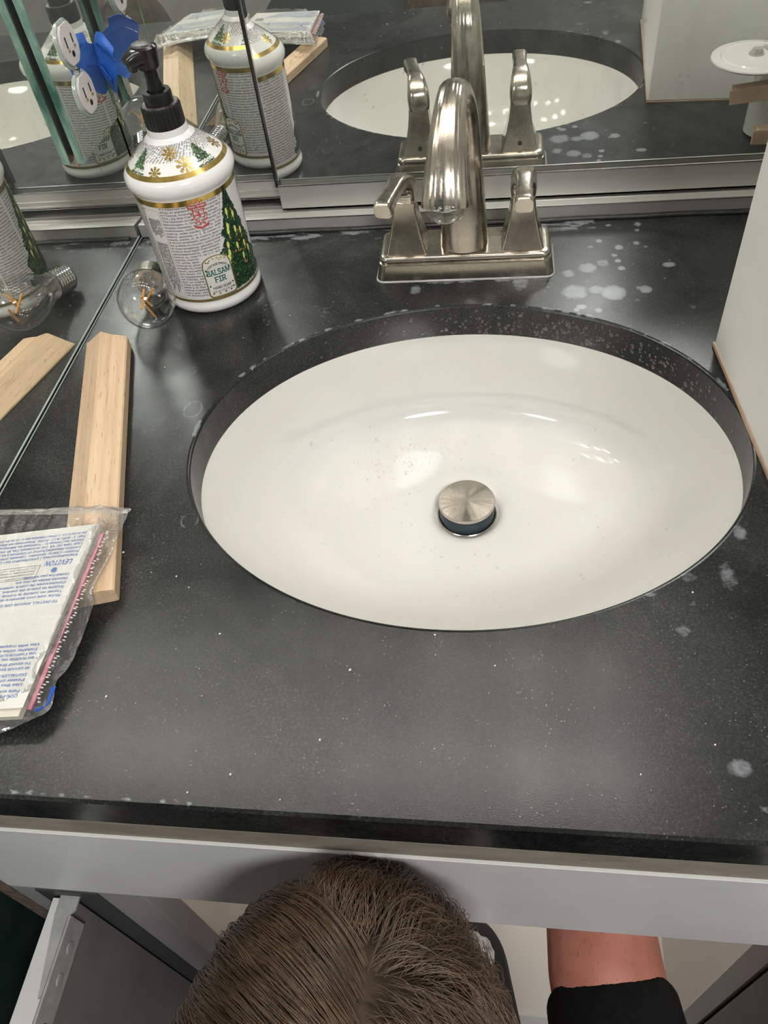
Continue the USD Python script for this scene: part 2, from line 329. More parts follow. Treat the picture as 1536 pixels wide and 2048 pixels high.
def resample(ctrl, n):
    """Catmull-Rom through the control rows."""
    c = np.array(ctrl, float)
    c = np.vstack([2 * c[0] - c[1], c, 2 * c[-1] - c[-2]])
    out = []
    m = len(c) - 3
    for u in np.linspace(0, m - 1e-9, n):
        i = int(u); t = u - i
        p0, p1, p2, p3 = c[i:i + 4]
        out.append(0.5 * (2 * p1 + (p2 - p0) * t + (2 * p0 - 5 * p1 + 4 * p2 - p3) * t * t + (3 * p1 - p0 - 3 * p2 + p3) * t ** 3))
    return np.array(out)


def rrect(hx, hy, r, n=6):
    pts = []
    for cx, cy, a0 in ((hx - r, hy - r, 0), (-hx + r, hy - r, 90), (-hx + r, -hy + r, 180), (hx - r, -hy + r, 270)):
        for a in np.radians(np.linspace(a0, a0 + 90, n)):
            pts.append((cx + r * math.cos(a), cy + r * math.sin(a)))
    return np.array(pts)


def rod(a, b, r, n=12):
    a, b = np.asarray(a, float), np.asarray(b, float)
    return lathe([(r, 0), (r, np.linalg.norm(b - a))], n, a, b - a)


def poly(shape, z0, z1):
    gs = [g for g in getattr(shape, "geoms", [shape]) if g.area > 1e-12]
    return cat_(*[(lambda m: (m.apply_translation([0, 0, z0]), m)[1])(trimesh.creation.extrude_polygon(g, z1 - z0, engine="earcut")) for g in gs])


_tcache = {}


def flat_text(s, h, bold=False):
    """Only the printed faces of a line of lettering."""
    k = (s, bold)
    if k not in _tcache:
        m = meshkit.text_mesh(s, 1.0, 0.05, bold)
        keep = m.face_normals[:, 2] > 0.5
        m = trimesh.Trimesh(m.vertices, m.faces[keep], process=False)
        m.remove_unreferenced_vertices()
        v = np.array(m.vertices); v[:, 2] = 0
        _tcache[k] = (v, np.array(m.faces))
    v, f = _tcache[k]
    return v * [h, h, 1], f


# ------------------------------------------------------------------ the room
LW = -0.3450                     # face of the left wall, behind its mirror
def struct(name, mesh, m, label, cat):
    return single(name, mesh, m, label, cat, kind="structure")

struct("floor", bx(-0.55, 1.75, -3.05, 0.30, -H - 0.10, -H), "floor_dark", "dark bathroom floor below the vanity", "floor")
struct("ceiling", bx(-0.55, 1.75, -3.05, 0.30, 1.58, 1.68), "ceiling_paint", "plain off-white bathroom ceiling above the mirrors", "ceiling")
struct("wall_back", bx(-0.55, 1.75, 0.075, 0.20, -H, 1.58), "wall_paint", "painted wall behind the sliding mirror cabinet", "wall")
wl = struct("wall_left", bx(-0.46, LW, -2.95, 0.075, -H, 1.58), "green_wall", "dark green wall to the left of the vanity", "wall")
struct("wall_right", bx(1.60, 1.72, -2.95, 0.075, -H, 1.58), "wall_paint", "pale painted wall on the right of the bathroom", "wall")
struct("wall_front", bx(-0.46, 1.72, -3.05, -2.95, -H, 1.58), "wall_dim", "grey-brown painted wall opposite the mirrors", "wall")

# vanity lamp above the mirrors: three clear globes on a bar
t = thing("vanity_light", "brushed metal light bar with four glowing globe bulbs above the mirror cabinet", "wall lamp", (0.18, 0.075, 1.06))
part(t, "bar", bx(-0.32, 0.33, 0.040, 0.075, 1.06, 1.15, 0.006), "nickel")
for bxx in (-0.25, -0.08, 0.09, 0.26):
    sk = part(t, "socket", lathe([(0.022, 0), (0.022, 0.025), (0.015, 0.032), (0.014, 0.10)], 24, (bxx, 0.040, 1.10), (0, -1, 0)), "chrome")
    s = trimesh.creation.icosphere(3, 0.034); s.apply_translation([bxx, -0.085, 1.10])
    part(t, "bulb", s, "bulb_on", "lit globe bulb", smooth=True)
CLX, CLY = 0.55, -1.75
t = thing("ceiling_light", "large flat round white ceiling light in the middle of the bathroom", "ceiling lamp", (CLX, CLY, 1.53))
part(t, "base", lathe([(0.30, 1.555), (0.30, 1.58)], 48, (CLX, CLY, 0)), "white_plastic")
part(t, "diffuser", lathe([(0.05, 1.53), (0.24, 1.535), (0.285, 1.555)], 48, (CLX, CLY, 0)), "ceil_on")

# ------------------------------------------------------------------ countertop with its oval cut-out
EX, EY, EA, EB, CT = 0.0029, -0.2987, 0.2004, 0.1622, 0.0295
CX0, CX1, CY0, CY1 = -0.3335, 0.62, -0.5765, 0.058
STAINS = [(0.1273, -0.1236, 0.0076, 0.0079, 1, 0), (0.0951, -0.1208, 0.0095, 0.0088, 0.6, 0), (0.1538, -0.1204, 0.0039, 0.0042, 1, 0), (0.1773, -0.0841, 0.0042, 0.0031, 1, 0), (0.1212, -0.0415, 0.0023, 0.0022, 0.9, 0), (0.1127, -0.0509, 0.0028, 0.0021, 0.5, 0), (0.1377, -0.0535, 0.0027, 0.0033, 0.95, 0), (0.1329, -0.0665, 0.002, 0.0021, 0.9, 0), (0.1349, -0.0753, 0.0021, 0.0025, 0.9, 0), (0.1369, -0.0871, 0.0023, 0.0027, 0.95, 0), (0.1536, -0.0476, 0.0021, 0.0026, 0.95, 0), (0.1564, -0.0255, 0.0018, 0.002, 0.9, 0), (0.1582, -0.0154, 0.0023, 0.003, 0.8, 0), (0.1606, -0.0536, 0.0013, 0.0016, 0.8, 0), (0.1316, -0.0152, 0.0023, 0.0018, 0.8, 0), (0.1082, -0.0847, 0.0067, 0.0067, 0.6, 0), (0.1215, -0.0778, 0.0049, 0.005, 0.5, 0), (0.0912, -0.0925, 0.0049, 0.0049, 0.55, 0), (0.1136, -0.1187, 0.0059, 0.0052, 0.55, 0), (0.0994, -0.1425, 0.0035, 0.0028, 0.8, 0), (0.0952, -0.1463, 0.0021, 0.0024, 0.8, 0), (0.1129, -0.1482, 0.0023, 0.0026, 0.9, 0), (0.0962, -0.1533, 0.0017, 0.002, 0.8, 0), (0.1046, -0.1553, 0.0025, 0.0023, 0.5, 0), (0.1778, -0.0767, 0.001, 0.0011, 0.7, 0), (0.1705, -0.1045, 0.0009, 0.0011, 0.8, 0), (0.1477, -0.1175, 0.0017, 0.0017, 0.6, 0), (0.1452, -0.1355, 0.0025, 0.0024, 0.4, 0), (0.1873, -0.1461, 0.0044, 0.0039, 0.3, 0), (0.181, -0.3849, 0.0035, 0.0054, 0.5, 0), (0.1686, -0.4203, 0.0045, 0.0117, 0.35, 0), (0.122, -0.4338, 0.0034, 0.0014, 0.45, 0), (0.1448, -0.4198, 0.0045, 0.0039, 0.35, 0), (0.1364, -0.4587, 0.0036, 0.004, 0.4, 0), (0.1449, -0.4397, 0.0022, 0.0019, 0.3, 0), (0.153, -0.5388, 0.0053, 0.0043, 0.5, 0), (0.1607, -0.5598, 0.0023, 0.002, 0.5, 0), (0.0491, -0.1038, 0.0061, 0.0107, 0.5, 0), (-0.0431, -0.1099, 0.0045, 0.0062, 0.5, 0), (-0.2091, -0.2638, 0.0071, 0.0092, 0.5, 1), (-0.1811, -0.3792, 0.0058, 0.0066, 0.45, 1), (-0.1138, -0.0719, 0.0038, 0.0059, 0.45, 1), (0.0452, -0.5046, 0.0038, 0.0036, 0.35, 1), (-0.2233, -0.2165, 0.004, 0.0047, 0.4, 1)]


def stain_field(v):
    x, y = v[:, 0], v[:, 1]
    s = np.zeros(len(v))
    for cx, cy, rx, ry, a, ring in STAINS:
        d = np.hypot((x - cx) / rx, (y - cy) / ry)
        s = np.maximum(s, a * (np.exp(-((d - 1) / 0.22) ** 2) * 0.8 if ring else np.clip(1.7 - 1.0 * d, 0, 1)))
    # dried haze: along the back joint, round the tap and in wiped arcs left of the basin
    n = meshkit.fbm(np.stack([x * 60, y * 220, 0 * x], 1), 4, 3)
    s = np.maximum(s, np.exp(-((y + 0.012) / 0.010) ** 2) * np.clip((n - 0.42) * 3.2, 0, 0.75) * (x < 0.12))
    d = np.abs(np.hypot(np.maximum(np.abs(x) - 0.075, 0), np.maximum(np.abs(y + 0.0695) - 0.027, 0)))
    s = np.maximum(s, np.exp(-(d / 0.006) ** 2) * np.clip((n - 0.35) * 2.2, 0, 0.6))
    r = np.hypot(x + 0.02, (y + 0.28) * 1.05)
    w = meshkit.fbm(np.stack([r * 260, np.arctan2(y + 0.28, x + 0.02) * 16, 0 * x], 1), 4, 5)
    m = np.exp(-((x + 0.14) / 0.10) ** 2 - ((y + 0.13) / 0.07) ** 2)
    s = np.maximum(s, m * np.clip((w - 0.48) * 2.0, 0, 0.27))
    e = np.hypot((x - EX) / EA, (y - EY) / EB)
    n2 = meshkit.fbm(np.stack([x * 140, y * 140, 0 * x], 1), 4, 9)
    s = np.maximum(s, np.exp(-((e - 1.015) / 0.012) ** 2) * np.clip((n2 - 0.46) * 3.0, 0, 0.6) * (y > -0.30))
    f = meshkit.fbm(np.stack([x * 300, y * 300, 0 * x], 1), 3, 4)
    s = np.maximum(s, np.exp(-((y + 0.5745) / 0.0035) ** 2) * np.clip((f - 0.5) * 4, 0, 0.8) * (x < -0.12))
    return s


def countertop():
    N = 720
    th = np.arange(N) * 2 * np.pi / N
    d = np.stack([np.cos(th), np.sin(th)], 1)
    c = A3(EX, EY)
    tx = np.where(d[:, 0] > 0, (CX1 - EX) / np.where(np.abs(d[:, 0]) < 1e-9, 1e-9, d[:, 0]), (CX0 - EX) / np.where(np.abs(d[:, 0]) < 1e-9, -1e-9, d[:, 0]))
    ty = np.where(d[:, 1] > 0, (CY1 - EY) / np.where(np.abs(d[:, 1]) < 1e-9, 1e-9, d[:, 1]), (CY0 - EY) / np.where(np.abs(d[:, 1]) < 1e-9, -1e-9, d[:, 1]))
    out = c + d * np.minimum(tx, ty)[:, None]
    for cx, cy in ((CX0, CY0), (CX1, CY0), (CX1, CY1), (CX0, CY1)):
        k = np.argmin(np.abs(np.angle(np.exp(1j * (th - math.atan2(cy - EY, cx - EX))))))
        out[k] = cx, cy
    re = 1.0 / np.hypot(d[:, 0] / EA, d[:, 1] / EB)
    inn = c + d * re[:, None]
    nrm = np.stack([d[:, 0] / EA ** 2, d[:, 1] / EB ** 2], 1); nrm /= np.linalg.norm(nrm, axis=1, keepdims=True)
    rings = []
    z3 = lambda p, z: np.c_[p, np.full(N, z)]
    rings.append(z3(inn, -CT))
    for k in range(1, 5):
        rings.append(z3(inn + nrm * 0.0002 * k / 4, -CT + (CT - 0.003) * k / 4))
    for a in np.radians([22, 45, 67, 90]):
        rings.append(z3(inn + nrm * 0.003 * (1 - math.cos(a)), -0.003 + 0.003 * math.sin(a)))
    base = inn + nrm * 0.003
    u = np.linspace(0, 1, 150)[1:]
    ch = 0.0018
    lim = np.array([CX0, CY0]) + ch, np.array([CX1, CY1]) - ch
    edge = np.clip(out, [CX0 - 1, CY0 + ch], [CX1 + 1, CY1 + 1])
    for s in u:
        s2 = s * 0.55 + s * s * 0.45
        rings.append(z3(base * (1 - s2) + edge * s2, 0.0))
    rings.append(z3(out, -ch))
    rings.append(z3(out, -CT))
    v, f = loft(rings, cap=False)
    return v, f, len(rings), N


v, f, nr, N = countertop()
lo = thing("countertop", "dark grey honed stone vanity top with an oval basin cut-out and soap spots", "countertop", (0.15, -0.26, -CT))
pm = usdkit.mesh(stage, lo + "/slab", (v - _loc[lo], f), M["stone"], smooth=False)
vv = np.array(pm.GetPointsAttr().Get())
UsdGeom.PrimvarsAPI(pm).CreatePrimvar("stain", Sdf.ValueTypeNames.FloatArray, "vertex").Set(Vt.FloatArray.FromNumpy(np.where(v[:, 2] > -0.0005, stain_field(v), 0).astype(np.float32)))
# smooth shading only for the rounded lip: normals by angle would split the attribute, so they are given per vertex where the rim turns
part(lo, "underside", bx(CX0 + 0.001, -0.24, CY0 + 0.002, CY1 - 0.002, -CT - 0.0002, -CT + 0.0002), "stone_edge")

# ------------------------------------------------------------------ basin
DR = A3(0.0033, -0.2440, -0.1455)
t = thing("basin", "white oval undermount porcelain basin set below the dark countertop", "sink", (EX, EY, -0.17))
prof = [(1.075, -0.0300), (1.0, -0.0300), (0.998, -0.0335), (0.985, -0.045), (0.962, -0.062), (0.925, -0.082), (0.865, -0.103), (0.78, -0.119), (0.66, -0.130), (0.52, -0.1365), (0.38, -0.1405), (0.27, -0.1432)]
pp = resample(prof[2:], 34)
th = np.arange(160) * 2 * np.pi / 160
rings = []
for s, z in [prof[0], prof[1]] + [tuple(q_) for q_ in pp]:
    k = np.clip((-z - 0.03) / 0.115, 0, 1) ** 1.2
    cx, cy = EX + (DR[0] - EX) * k, EY + (DR[1] - EY) * k
    rr = np.clip((s - 0.27) / 0.5, 0, 1)
    a_, b_ = s * EA, s * EB
    if s < 0.55:                                    # the floor of the bowl turns from an oval into the round outlet
        w = np.clip((0.55 - s) / 0.28, 0, 1)
        a_, b_ = a_ * (1 - w) + w * s * 0.165, b_ * (1 - w) + w * s * 0.165
    rings.append(np.c_[cx + a_ * np.cos(th), cy + b_ * np.sin(th), np.full(160, z)])
for r, z in ((0.0385, -0.1440), (0.0345, -0.1449), (0.0315, -0.1462), (0.0292, -0.1480), (0.0275, -0.1500), (0.0235, -0.1515), (0.0230, -0.165)):
    rings.append(np.c_[DR[0] + r * np.cos(th), DR[1] + r * np.sin(th), np.full(160, z)])
part(t, "bowl", loft(rings, cap=False), "porcelain", smooth=50)
dt = thing("drain", "round brushed metal pop-up drain stopper in the middle of the basin", "drain stopper", (DR[0], DR[1], -0.165))
part(dt, "flange", lathe([(0.0262, -0.1496), (0.0270, -0.1488), (0.0262, -0.1480), (0.0225, -0.150), (0.0222, -0.163)], 64, (DR[0], DR[1], 0), cap=False), "nickel")
part(dt, "gasket", lathe([(0.004, -0.1505), (0.0226, -0.1505), (0.0248, -0.1485), (0.0248, -0.1400), (0.0226, -0.1362), (0.004, -0.1362)], 64, (DR[0], DR[1], 0)), "rubber", "dark rubber seal under the cap")
part(dt, "cap", lathe([(0.002, -0.1350), (0.0240, -0.1350), (0.0253, -0.1337), (0.0254, -0.1318), (0.0247, -0.1304), (0.018, -0.1298), (0.009, -0.1295), (0.0006, -0.1294)], 96, (DR[0], DR[1], 0)), "brushed_cap")

# ------------------------------------------------------------------ tap
FY = -0.0695
t = thing("faucet", "brushed nickel centreset tap with an arched spout and two lever handles", "faucet", (0, FY, 0))
part(t, "seal", loft([np.c_[rrect(hx, hy, 0.008) + [0, FY], np.full(24, z)] for hx, hy, z in ((0.0796, 0.0286, 0.0), (0.0797, 0.0287, 0.0005), (0.0790, 0.0280, 0.0012), (0.0770, 0.0262, 0.0016))]), "silicone", "clear silicone bead round the base")
base = [(0.0785, 0.0272, 0.0012), (0.0778, 0.0266, 0.005), (0.0760, 0.0250, 0.0140), (0.0755, 0.0246, 0.0155), (0.0742, 0.0234, 0.0160), (0.0748, 0.0240, 0.0172), (0.0750, 0.0242, 0.0188), (0.0744, 0.0236, 0.0206), (0.0730, 0.0224, 0.0216), (0.0700, 0.0195, 0.0220)]
part(t, "base_plate", loft([np.c_[rrect(hx, hy, 0.007) + [0, FY], np.full(24, z)] for hx, hy, z in base]), "nickel", smooth=40)
ctl = [(0, FY, 0.0215, .0212, .0205), (0, FY + .001, 0.045, .0198, .0188), (-.0002, FY + .003, 0.080, .0176, .0160), (-.0005, FY + .0035, 0.112, .0156, .0130), (-.0010, FY - .0005, 0.136, .0141, .0110), (-.0022, FY - .013, 0.153, .0124, .0098), (-.0036, FY - .032, 0.1605, .0114, .0092), (-.0052, FY - .054, 0.1565, .0121, .0092), (-.0066, FY - .075, 0.1440, .0139, .0096), (-.0076, FY - .090, 0.1290, .0157, .0102), (-.0083, FY - .0985, 0.1150, .0175, .0108), (-.0085, FY - .1005, 0.1095, .0176, .0106)]
c = resample(ctl, 72)
sv, sf = sweep(c[:, :3], c[:, 3], c[:, 4], 144, 2.25)
fl_ = np.tile(0.5 + 0.5 * np.cos(np.arange(144) * 2 * np.pi / 8), 72)          # shallow flutes along the spout
ctr = np.repeat(c[:, :3], 144, 0)
sv[:len(fl_)] = ctr + (sv[:len(fl_)] - ctr) * (1 - 0.022 * fl_ * np.repeat(np.clip((np.arange(72) - 10) / 16, 0, 1), 144))[:, None]
part(t, "spout", (sv, sf), "nickel", smooth=50)
a_end = A3(-.0085, FY - .1005, 0.1095)
dn = A3(-.01, -.32, -.947)
part(t, "aerator", lathe([(0.0140, -0.001), (0.0142, 0.002), (0.0132, 0.0060), (0.0105, 0.0095), (0.006, 0.0120), (0.0008, 0.0128)], 32, a_end, dn), "clear", "clear drop-shaped aerator under the spout")
part(t, "aerator_ring", lathe([(0.0112, -0.002), (0.0114, 0.0015), (0.0104, 0.0022)], 32, a_end, dn), "chrome")
for sx, ang in ((-0.0508, -0.20), (0.0508, -0.015)):
    hb = [(0.0184, 0.0214), (0.0176, 0.0235), (0.0158, 0.030), (0.0134, 0.039), (0.0114, 0.049), (0.0101, 0.059), (0.0098, 0.0645)]
    h = part(t, "handle_base", loft([np.c_[rrect(r, r, 0.0022) + [sx, FY], np.full(24, z)] for r, z in hb]), "nickel", smooth=30)
    part(h, "set_screw", lathe([(0.0022, -0.0002), (0.0022, 0.0006), (0.0014, 0.0004)], 16, (sx, FY + 0.0168, 0.029), (0, 0.9, 0.3)), "dark_hole", "small dark set-screw hole at the back")
    lv = [(0, 0.001, .0640, .0104, .0100), (0, 0.001, .0700, .0110, .0104), (0, -.001, .0765, .0106, .0096), (0, -.007, .0826, .0092, .0076), (0, -.017, .0856, .0076, .0060), (0, -.030, .0852, .0066, .0056), (0, -.043, .0848, .0068, .0060), (0, -.0540, .0842, .0074, .0070), (0, -.0575, .0836, .0070, .0062)]
    c = resample(lv, 40)
    v, f = sweep(c[:, :3], c[:, 3], c[:, 4], 28, 4.0)
    ca, sa = math.cos(ang), math.sin(ang)
    part(t, "lever", (np.stack([sx + v[:, 0] * ca - v[:, 1] * sa, FY + v[:, 0] * sa + v[:, 1] * ca, v[:, 2]], 1), f), "nickel", smooth=40)

# ------------------------------------------------------------------ sliding mirror cabinet
t = thing("mirror_cabinet", "sliding two-door mirrored cabinet in a bare aluminium track along the back of the counter", "mirror cabinet", (0.14, 0.03, 0))
part(t, "track", cat_(bx(-0.3335, 0.62, 0.0, 0.0055, 0.0006, 0.0136), bx(-0.3335, 0.62, 0.0055, 0.0131, 0.0006, 0.0130), bx(-0.3335, 0.62, 0.0131, 0.0225, 0.0006, 0.0118), bx(-0.3335, 0.62, 0.0225, 0.056, 0.0006, 0.0040), bx(-0.3335, 0.62, 0.0290, 0.0305, 0.0006, 0.0115)), "aluminium", smooth=False)
part(t, "track_lip", cat_(bx(-0.3335, 0.62, -0.0004, 0.0007, 0.0129, 0.0140), bx(-0.3335, 0.62, 0.0126, 0.0134, 0.0124, 0.0134), bx(-0.3335, 0.62, 0.0219, 0.0227, 0.0112, 0.0121)), "aluminium_bright", smooth=False)
RX0 = -0.1862
def door(x0, x1, ym, chan, z0, z1):
    d = part(t, "mirror_door", bx(x0, x1, ym, ym + 0.0035, z0 + 0.004, 0.970), "mirror", smooth=False)
    part(d, "channel", cat_(*[bx(x0 + 0.0015 * (x0 == RX0), x1, chan[0], chan[0] + 0.0012, z0, z1), bx(x0 + 0.0015 * (x0 == RX0), x1, chan[0], ym + 0.006, z0, z0 + 0.0012)]), "aluminium", smooth=False)
    part(d, "channel_lip", bx(x0 + 0.0015 * (x0 == RX0), x1, chan[0] - 0.0002, chan[0] + 0.0016, z1 - 0.0007, z1 + 0.0004), "aluminium_bright", smooth=False)
    return d
d1 = door(RX0, 0.62, 0.0235, (0.0165,), 0.0142, 0.0385)
part(d1, "edge_strip", cat_(bx(RX0 - 0.0016, RX0, 0.0195, 0.0270, 0.036, 0.970)), "black_edge", smooth=False)
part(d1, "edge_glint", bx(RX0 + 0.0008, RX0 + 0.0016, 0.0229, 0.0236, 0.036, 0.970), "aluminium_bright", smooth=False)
d2 = door(LW + 0.0105, -0.06, 0.0411, (0.0341,), 0.0180, 0.0363)
part(d2, "channel_rib", cat_(bx(LW + 0.0105, -0.06, 0.0336, 0.0342, 0.0264, 0.0270), bx(LW + 0.0105, -0.06, 0.0336, 0.0342, 0.0212, 0.0217), bx(LW + 0.0105, -0.06, 0.0336, 0.0342, 0.0180, 0.0185)), "aluminium_bright", smooth=False)
part(t, "top_rail", bx(-0.3335, 0.62, 0.0, 0.056, 0.970, 0.986), "aluminium")
single("sealant_joint", sweep([(x, -0.0018 + 0.0005 * math.sin(x * 70), 0.0008) for x in np.linspace(-0.325, 0.60, 90)], [0.0032] * 90, [0.0022] * 90, 10, side=(0, 1, 0)), "stone_edge", "dark bluish silicone joint along the foot of the aluminium track", "sealant")

# ------------------------------------------------------------------ mirror on the left wall, outlet plate and tape
MX = -0.3357
t = thing("wall_mirror", "tall frameless mirror glued to the left wall and standing on the counter", "mirror", (MX, -0.3, 0))
part(t, "mirror_glass", bx(LW + 0.0002, MX, -0.80, 0.0405, 0.0012, 1.20), "mirror", smooth=False)
part(t, "glass_edge", cat_(bx(MX, MX + 0.0007, -0.5765, 0.0, 0.0024, 0.0030), bx(MX + 0.0014, MX + 0.0021, -0.5765, 0.0, 0.0003, 0.0009)), "glass_edge_light", smooth=False)
part(t, "edge_seal", bx(MX + 0.0001, MX + 0.0014, -0.5765, 0.0, 0.0002, 0.0008), "black_edge", smooth=False)

PX0, PX1, PYA, PYB, PZA, PZB = MX + 0.0038, MX + 0.0098, -0.0690, 0.0230, 0.1110, 0.2520
t = thing("outlet_plate", "mirrored glass cover plate with green edges round a duplex outlet beside the soap bottle", "outlet cover", (MX, -0.023, PZA))
part(t, "plate", bx(PX0 + 0.0002, PX1, PYA + 0.0003, PYB - 0.0003, PZA + 0.0003, PZB - 0.0003), "mirror", "mirrored face of the plate", smooth=False)
part(t, "plate_edge", cat_(bx(PX0 - 0.0004, PX1 + 0.0002, PYA - 0.0002, PYA + 0.0014, PZA, PZB), bx(PX0 - 0.0004, PX1 - 0.0002, PYB - 0.0014, PYB + 0.0002, PZA, PZB), bx(PX0, PX1 - 0.0002, PYA, PYB, PZA - 0.0002, PZA + 0.001)), "glass_edge", "green polished glass edge", smooth=False)
part(t, "spacer", bx(MX + 0.0001, PX0, PYA + 0.006, PYB - 0.006, PZA + 0.006, PZB - 0.006), "black_edge")
part(t, "cutout_strip", bx(MX + 0.0001, MX + 0.0006, PYA + 0.004, PYB - 0.034, PZA - 0.0045, PZA + 0.004), "salmon", "strip of salmon wallboard below the plate", smooth=False)
part(t, "cutout_strip", bx(MX + 0.0001, MX + 0.0006, PYB - 0.034, PYB - 0.001, PZA - 0.0055, PZA + 0.004), "slate", "grey strip of the box below the plate", smooth=False)
part(t, "cutout_strip", bx(MX + 0.0001, MX + 0.0006, PYB + 0.0004, PYB + 0.0085, PZA + 0.004, PZA + 0.042), "painted_edge", "white strip of wall beside the plate", smooth=False)
octo = lambda hw, hh: Polygon([(-hw, -hh * .35), (-hw * .82, -hh * .72), (-hw * .45, -hh), (hw * .45, -hh), (hw * .82, -hh * .72), (hw, -hh * .35), (hw, hh * .35), (hw * .82, hh * .72), (hw * .45, hh), (-hw * .45, hh), (-hw * .82, hh * .72), (-hw, hh * .35)])
YC = -0.0235
def on_plate(mesh, yc, zc, x0):
    v, f = arr(mesh)
    return np.stack([x0 + v[:, 2], yc + v[:, 0], zc + v[:, 1]], 1), f
for zc in (0.1510, 0.1900):
    rim = part(t, "outlet_rim", on_plate(poly(octo(0.0170, 0.0172).difference(octo(0.0152, 0.0154)), 0, 0.0012), YC, zc, PX1), "glass_edge_light")
    o = part(t, "outlet", on_plate(poly(octo(0.0146, 0.0149), -0.001, 0.0032), YC, zc, PX1), "outlet_white", "pale plastic outlet face")
    for dy, hh in ((-0.0063, 0.0042), (0.0063, 0.0036)):
        part(o, "slot", on_plate(bx(dy - 0.0009, dy + 0.0009, -hh + 0.0025, hh + 0.0025, 0.0028, 0.0034), YC, zc, PX1), "dark_hole")
        part(o, "contact", on_plate(bx(dy - 0.0012, dy + 0.0018, -0.0044, -0.0022, 0.0030, 0.0038), YC, zc, PX1), "brass")
    part(o, "ground_hole", lathe([(0.0024, 0), (0.0024, 0.0005)], 16, (PX1 + 0.0030, YC, zc - 0.0075), (1, 0, 0)), "dark_hole")
s_ = part(t, "screw", lathe([(0.0040, -0.0005), (0.0040, 0.0010), (0.0030, 0.0022), (0.0010, 0.0025)], 24, (PX1, YC, 0.1705), (1, 0, 0)), "chrome")
part(s_, "slot", bx(PX1 + 0.0022, PX1 + 0.0028, YC - 0.003, YC + 0.003, 0.1701, 0.1709), "dark_hole")


TAPE_X = lambda q_: np.array([(-0.3312 + (x + 0.329) * 0.68, y - 0.004, z) for x, y, z in np.reshape(q_, (-1, 3))]).reshape(np.shape(q_))
def tape_sheet(ctrl, nu=18, nv=14, amp=0.0012, seed=1, thick=0.0004):
    """A crumpled sheet through a 2 x k grid of control points, given a real thickness."""
    c = TAPE_X(np.array(ctrl, float))               # k x m x 3
    rows = [resample(r, nu) for r in c]
    g = np.array([resample([r[j] for r in rows], nv) for j in range(nu)])
    n = meshkit.fbm(g.reshape(-1, 3) * 170, 3, seed).reshape(nu, nv) - 0.5
    du, dv = np.gradient(g, axis=0), np.gradient(g, axis=1)
    nn = np.cross(du, dv); nn /= np.linalg.norm(nn, axis=2, keepdims=True) + 1e-12
    g = g + nn * (n * amp * 2)[..., None]
    a, b = g + nn * thick / 2, g - nn * thick / 2
    v = np.vstack([a.reshape(-1, 3), b.reshape(-1, 3)])
    f, q_ = [], nu * nv
    for i in range(nu - 1):
        for j in range(nv - 1):
            k = i * nv + j
            f += [(k, k + nv, k + nv + 1), (k, k + nv + 1, k + 1), (q_ + k, q_ + k + nv + 1, q_ + k + nv), (q_ + k, q_ + k + 1, q_ + k + nv + 1)]
    rim = [i * nv for i in range(nu)] + [(nu - 1) * nv + j for j in range(1, nv)] + [i * nv + nv - 1 for i in range(nu - 2, -1, -1)] + [j for j in range(nv - 2, 0, -1)]
    for a_, b_ in zip(rim, rim[1:] + rim[:1]):
        f += [(a_, b_, q_ + b_), (a_, q_ + b_, q_ + a_)]
    return v, np.array(f)


t = thing("painters_tape", "crumpled flap of blue painter's tape stuck in the mirror corner above the soap bottle", "tape", (-0.31, 0.03, 0.13))
part(t, "flap", tape_sheet([[(-0.3290, 0.0385, 0.1480), (-0.3285, 0.0370, 0.1600), (-0.3255, 0.0340, 0.1720)], [(-0.3215, 0.0320, 0.1370), (-0.3185, 0.0220, 0.1570), (-0.3140, 0.0210, 0.1760)], [(-0.3110, 0.0280, 0.1320), (-0.3040, 0.0150, 0.1480), (-0.2990, 0.0150, 0.1700)], [(-0.3020, 0.0200, 0.1400), (-0.2930, 0.0120, 0.1500), (-0.2870, 0.0120, 0.1640)]]), "tape", smooth=25)
part(t, "fold", tape_sheet([[(-0.3230, 0.0300, 0.1690), (-0.3170, 0.0250, 0.1760), (-0.3120, 0.0290, 0.1830)], [(-0.3050, 0.0170, 0.1720), (-0.3020, 0.0150, 0.1780), (-0.2990, 0.0210, 0.1830)], [(-0.2880, 0.0090, 0.1640), (-0.2860, 0.0080, 0.1700), (-0.2850, 0.0130, 0.1740)]], seed=4), "tape", smooth=25)
part(t, "fold", tape_sheet([[(-0.3270, 0.0345, 0.1500), (-0.3220, 0.0260, 0.1570)], [(-0.3170, 0.0220, 0.1470), (-0.3120, 0.0130, 0.1610)], [(-0.3060, 0.0170, 0.1420), (-0.3000, 0.0090, 0.1500)]], seed=6), "tape", smooth=25)

# ------------------------------------------------------------------ soap bottle
B = A3(-0.2315, -0.0945)
BR = 0.0425
_u = CAM[:2] - B; _u /= np.linalg.norm(_u)      # the side of the label that faces the room
_w = A3(-_u[1], _u[0])
t = thing("soap_bottle", "white hand soap bottle with a printed fir tree label and black pump", "soap dispenser", (B[0], B[1], 0))
part(t, "body", lathe([(0.034, 0.0), (0.0405, 0.0006), (0.0432, 0.003), (0.0440, 0.006), (0.0436, 0.0085), (0.0426, 0.0105), (BR, 0.0125), (BR, 0.106), (0.0432, 0.1085), (0.0452, 0.111), (0.0460, 0.1145), (0.0454, 0.118), (0.0438, 0.1208), (0.0422, 0.1225), (0.0370, 0.1275), (0.0300, 0.1335), (0.0225, 0.1400), (0.0185, 0.1435), (0.0165, 0.1450), (0.0160, 0.150)], 128, (*B, 0)), "white_plastic", smooth=35)


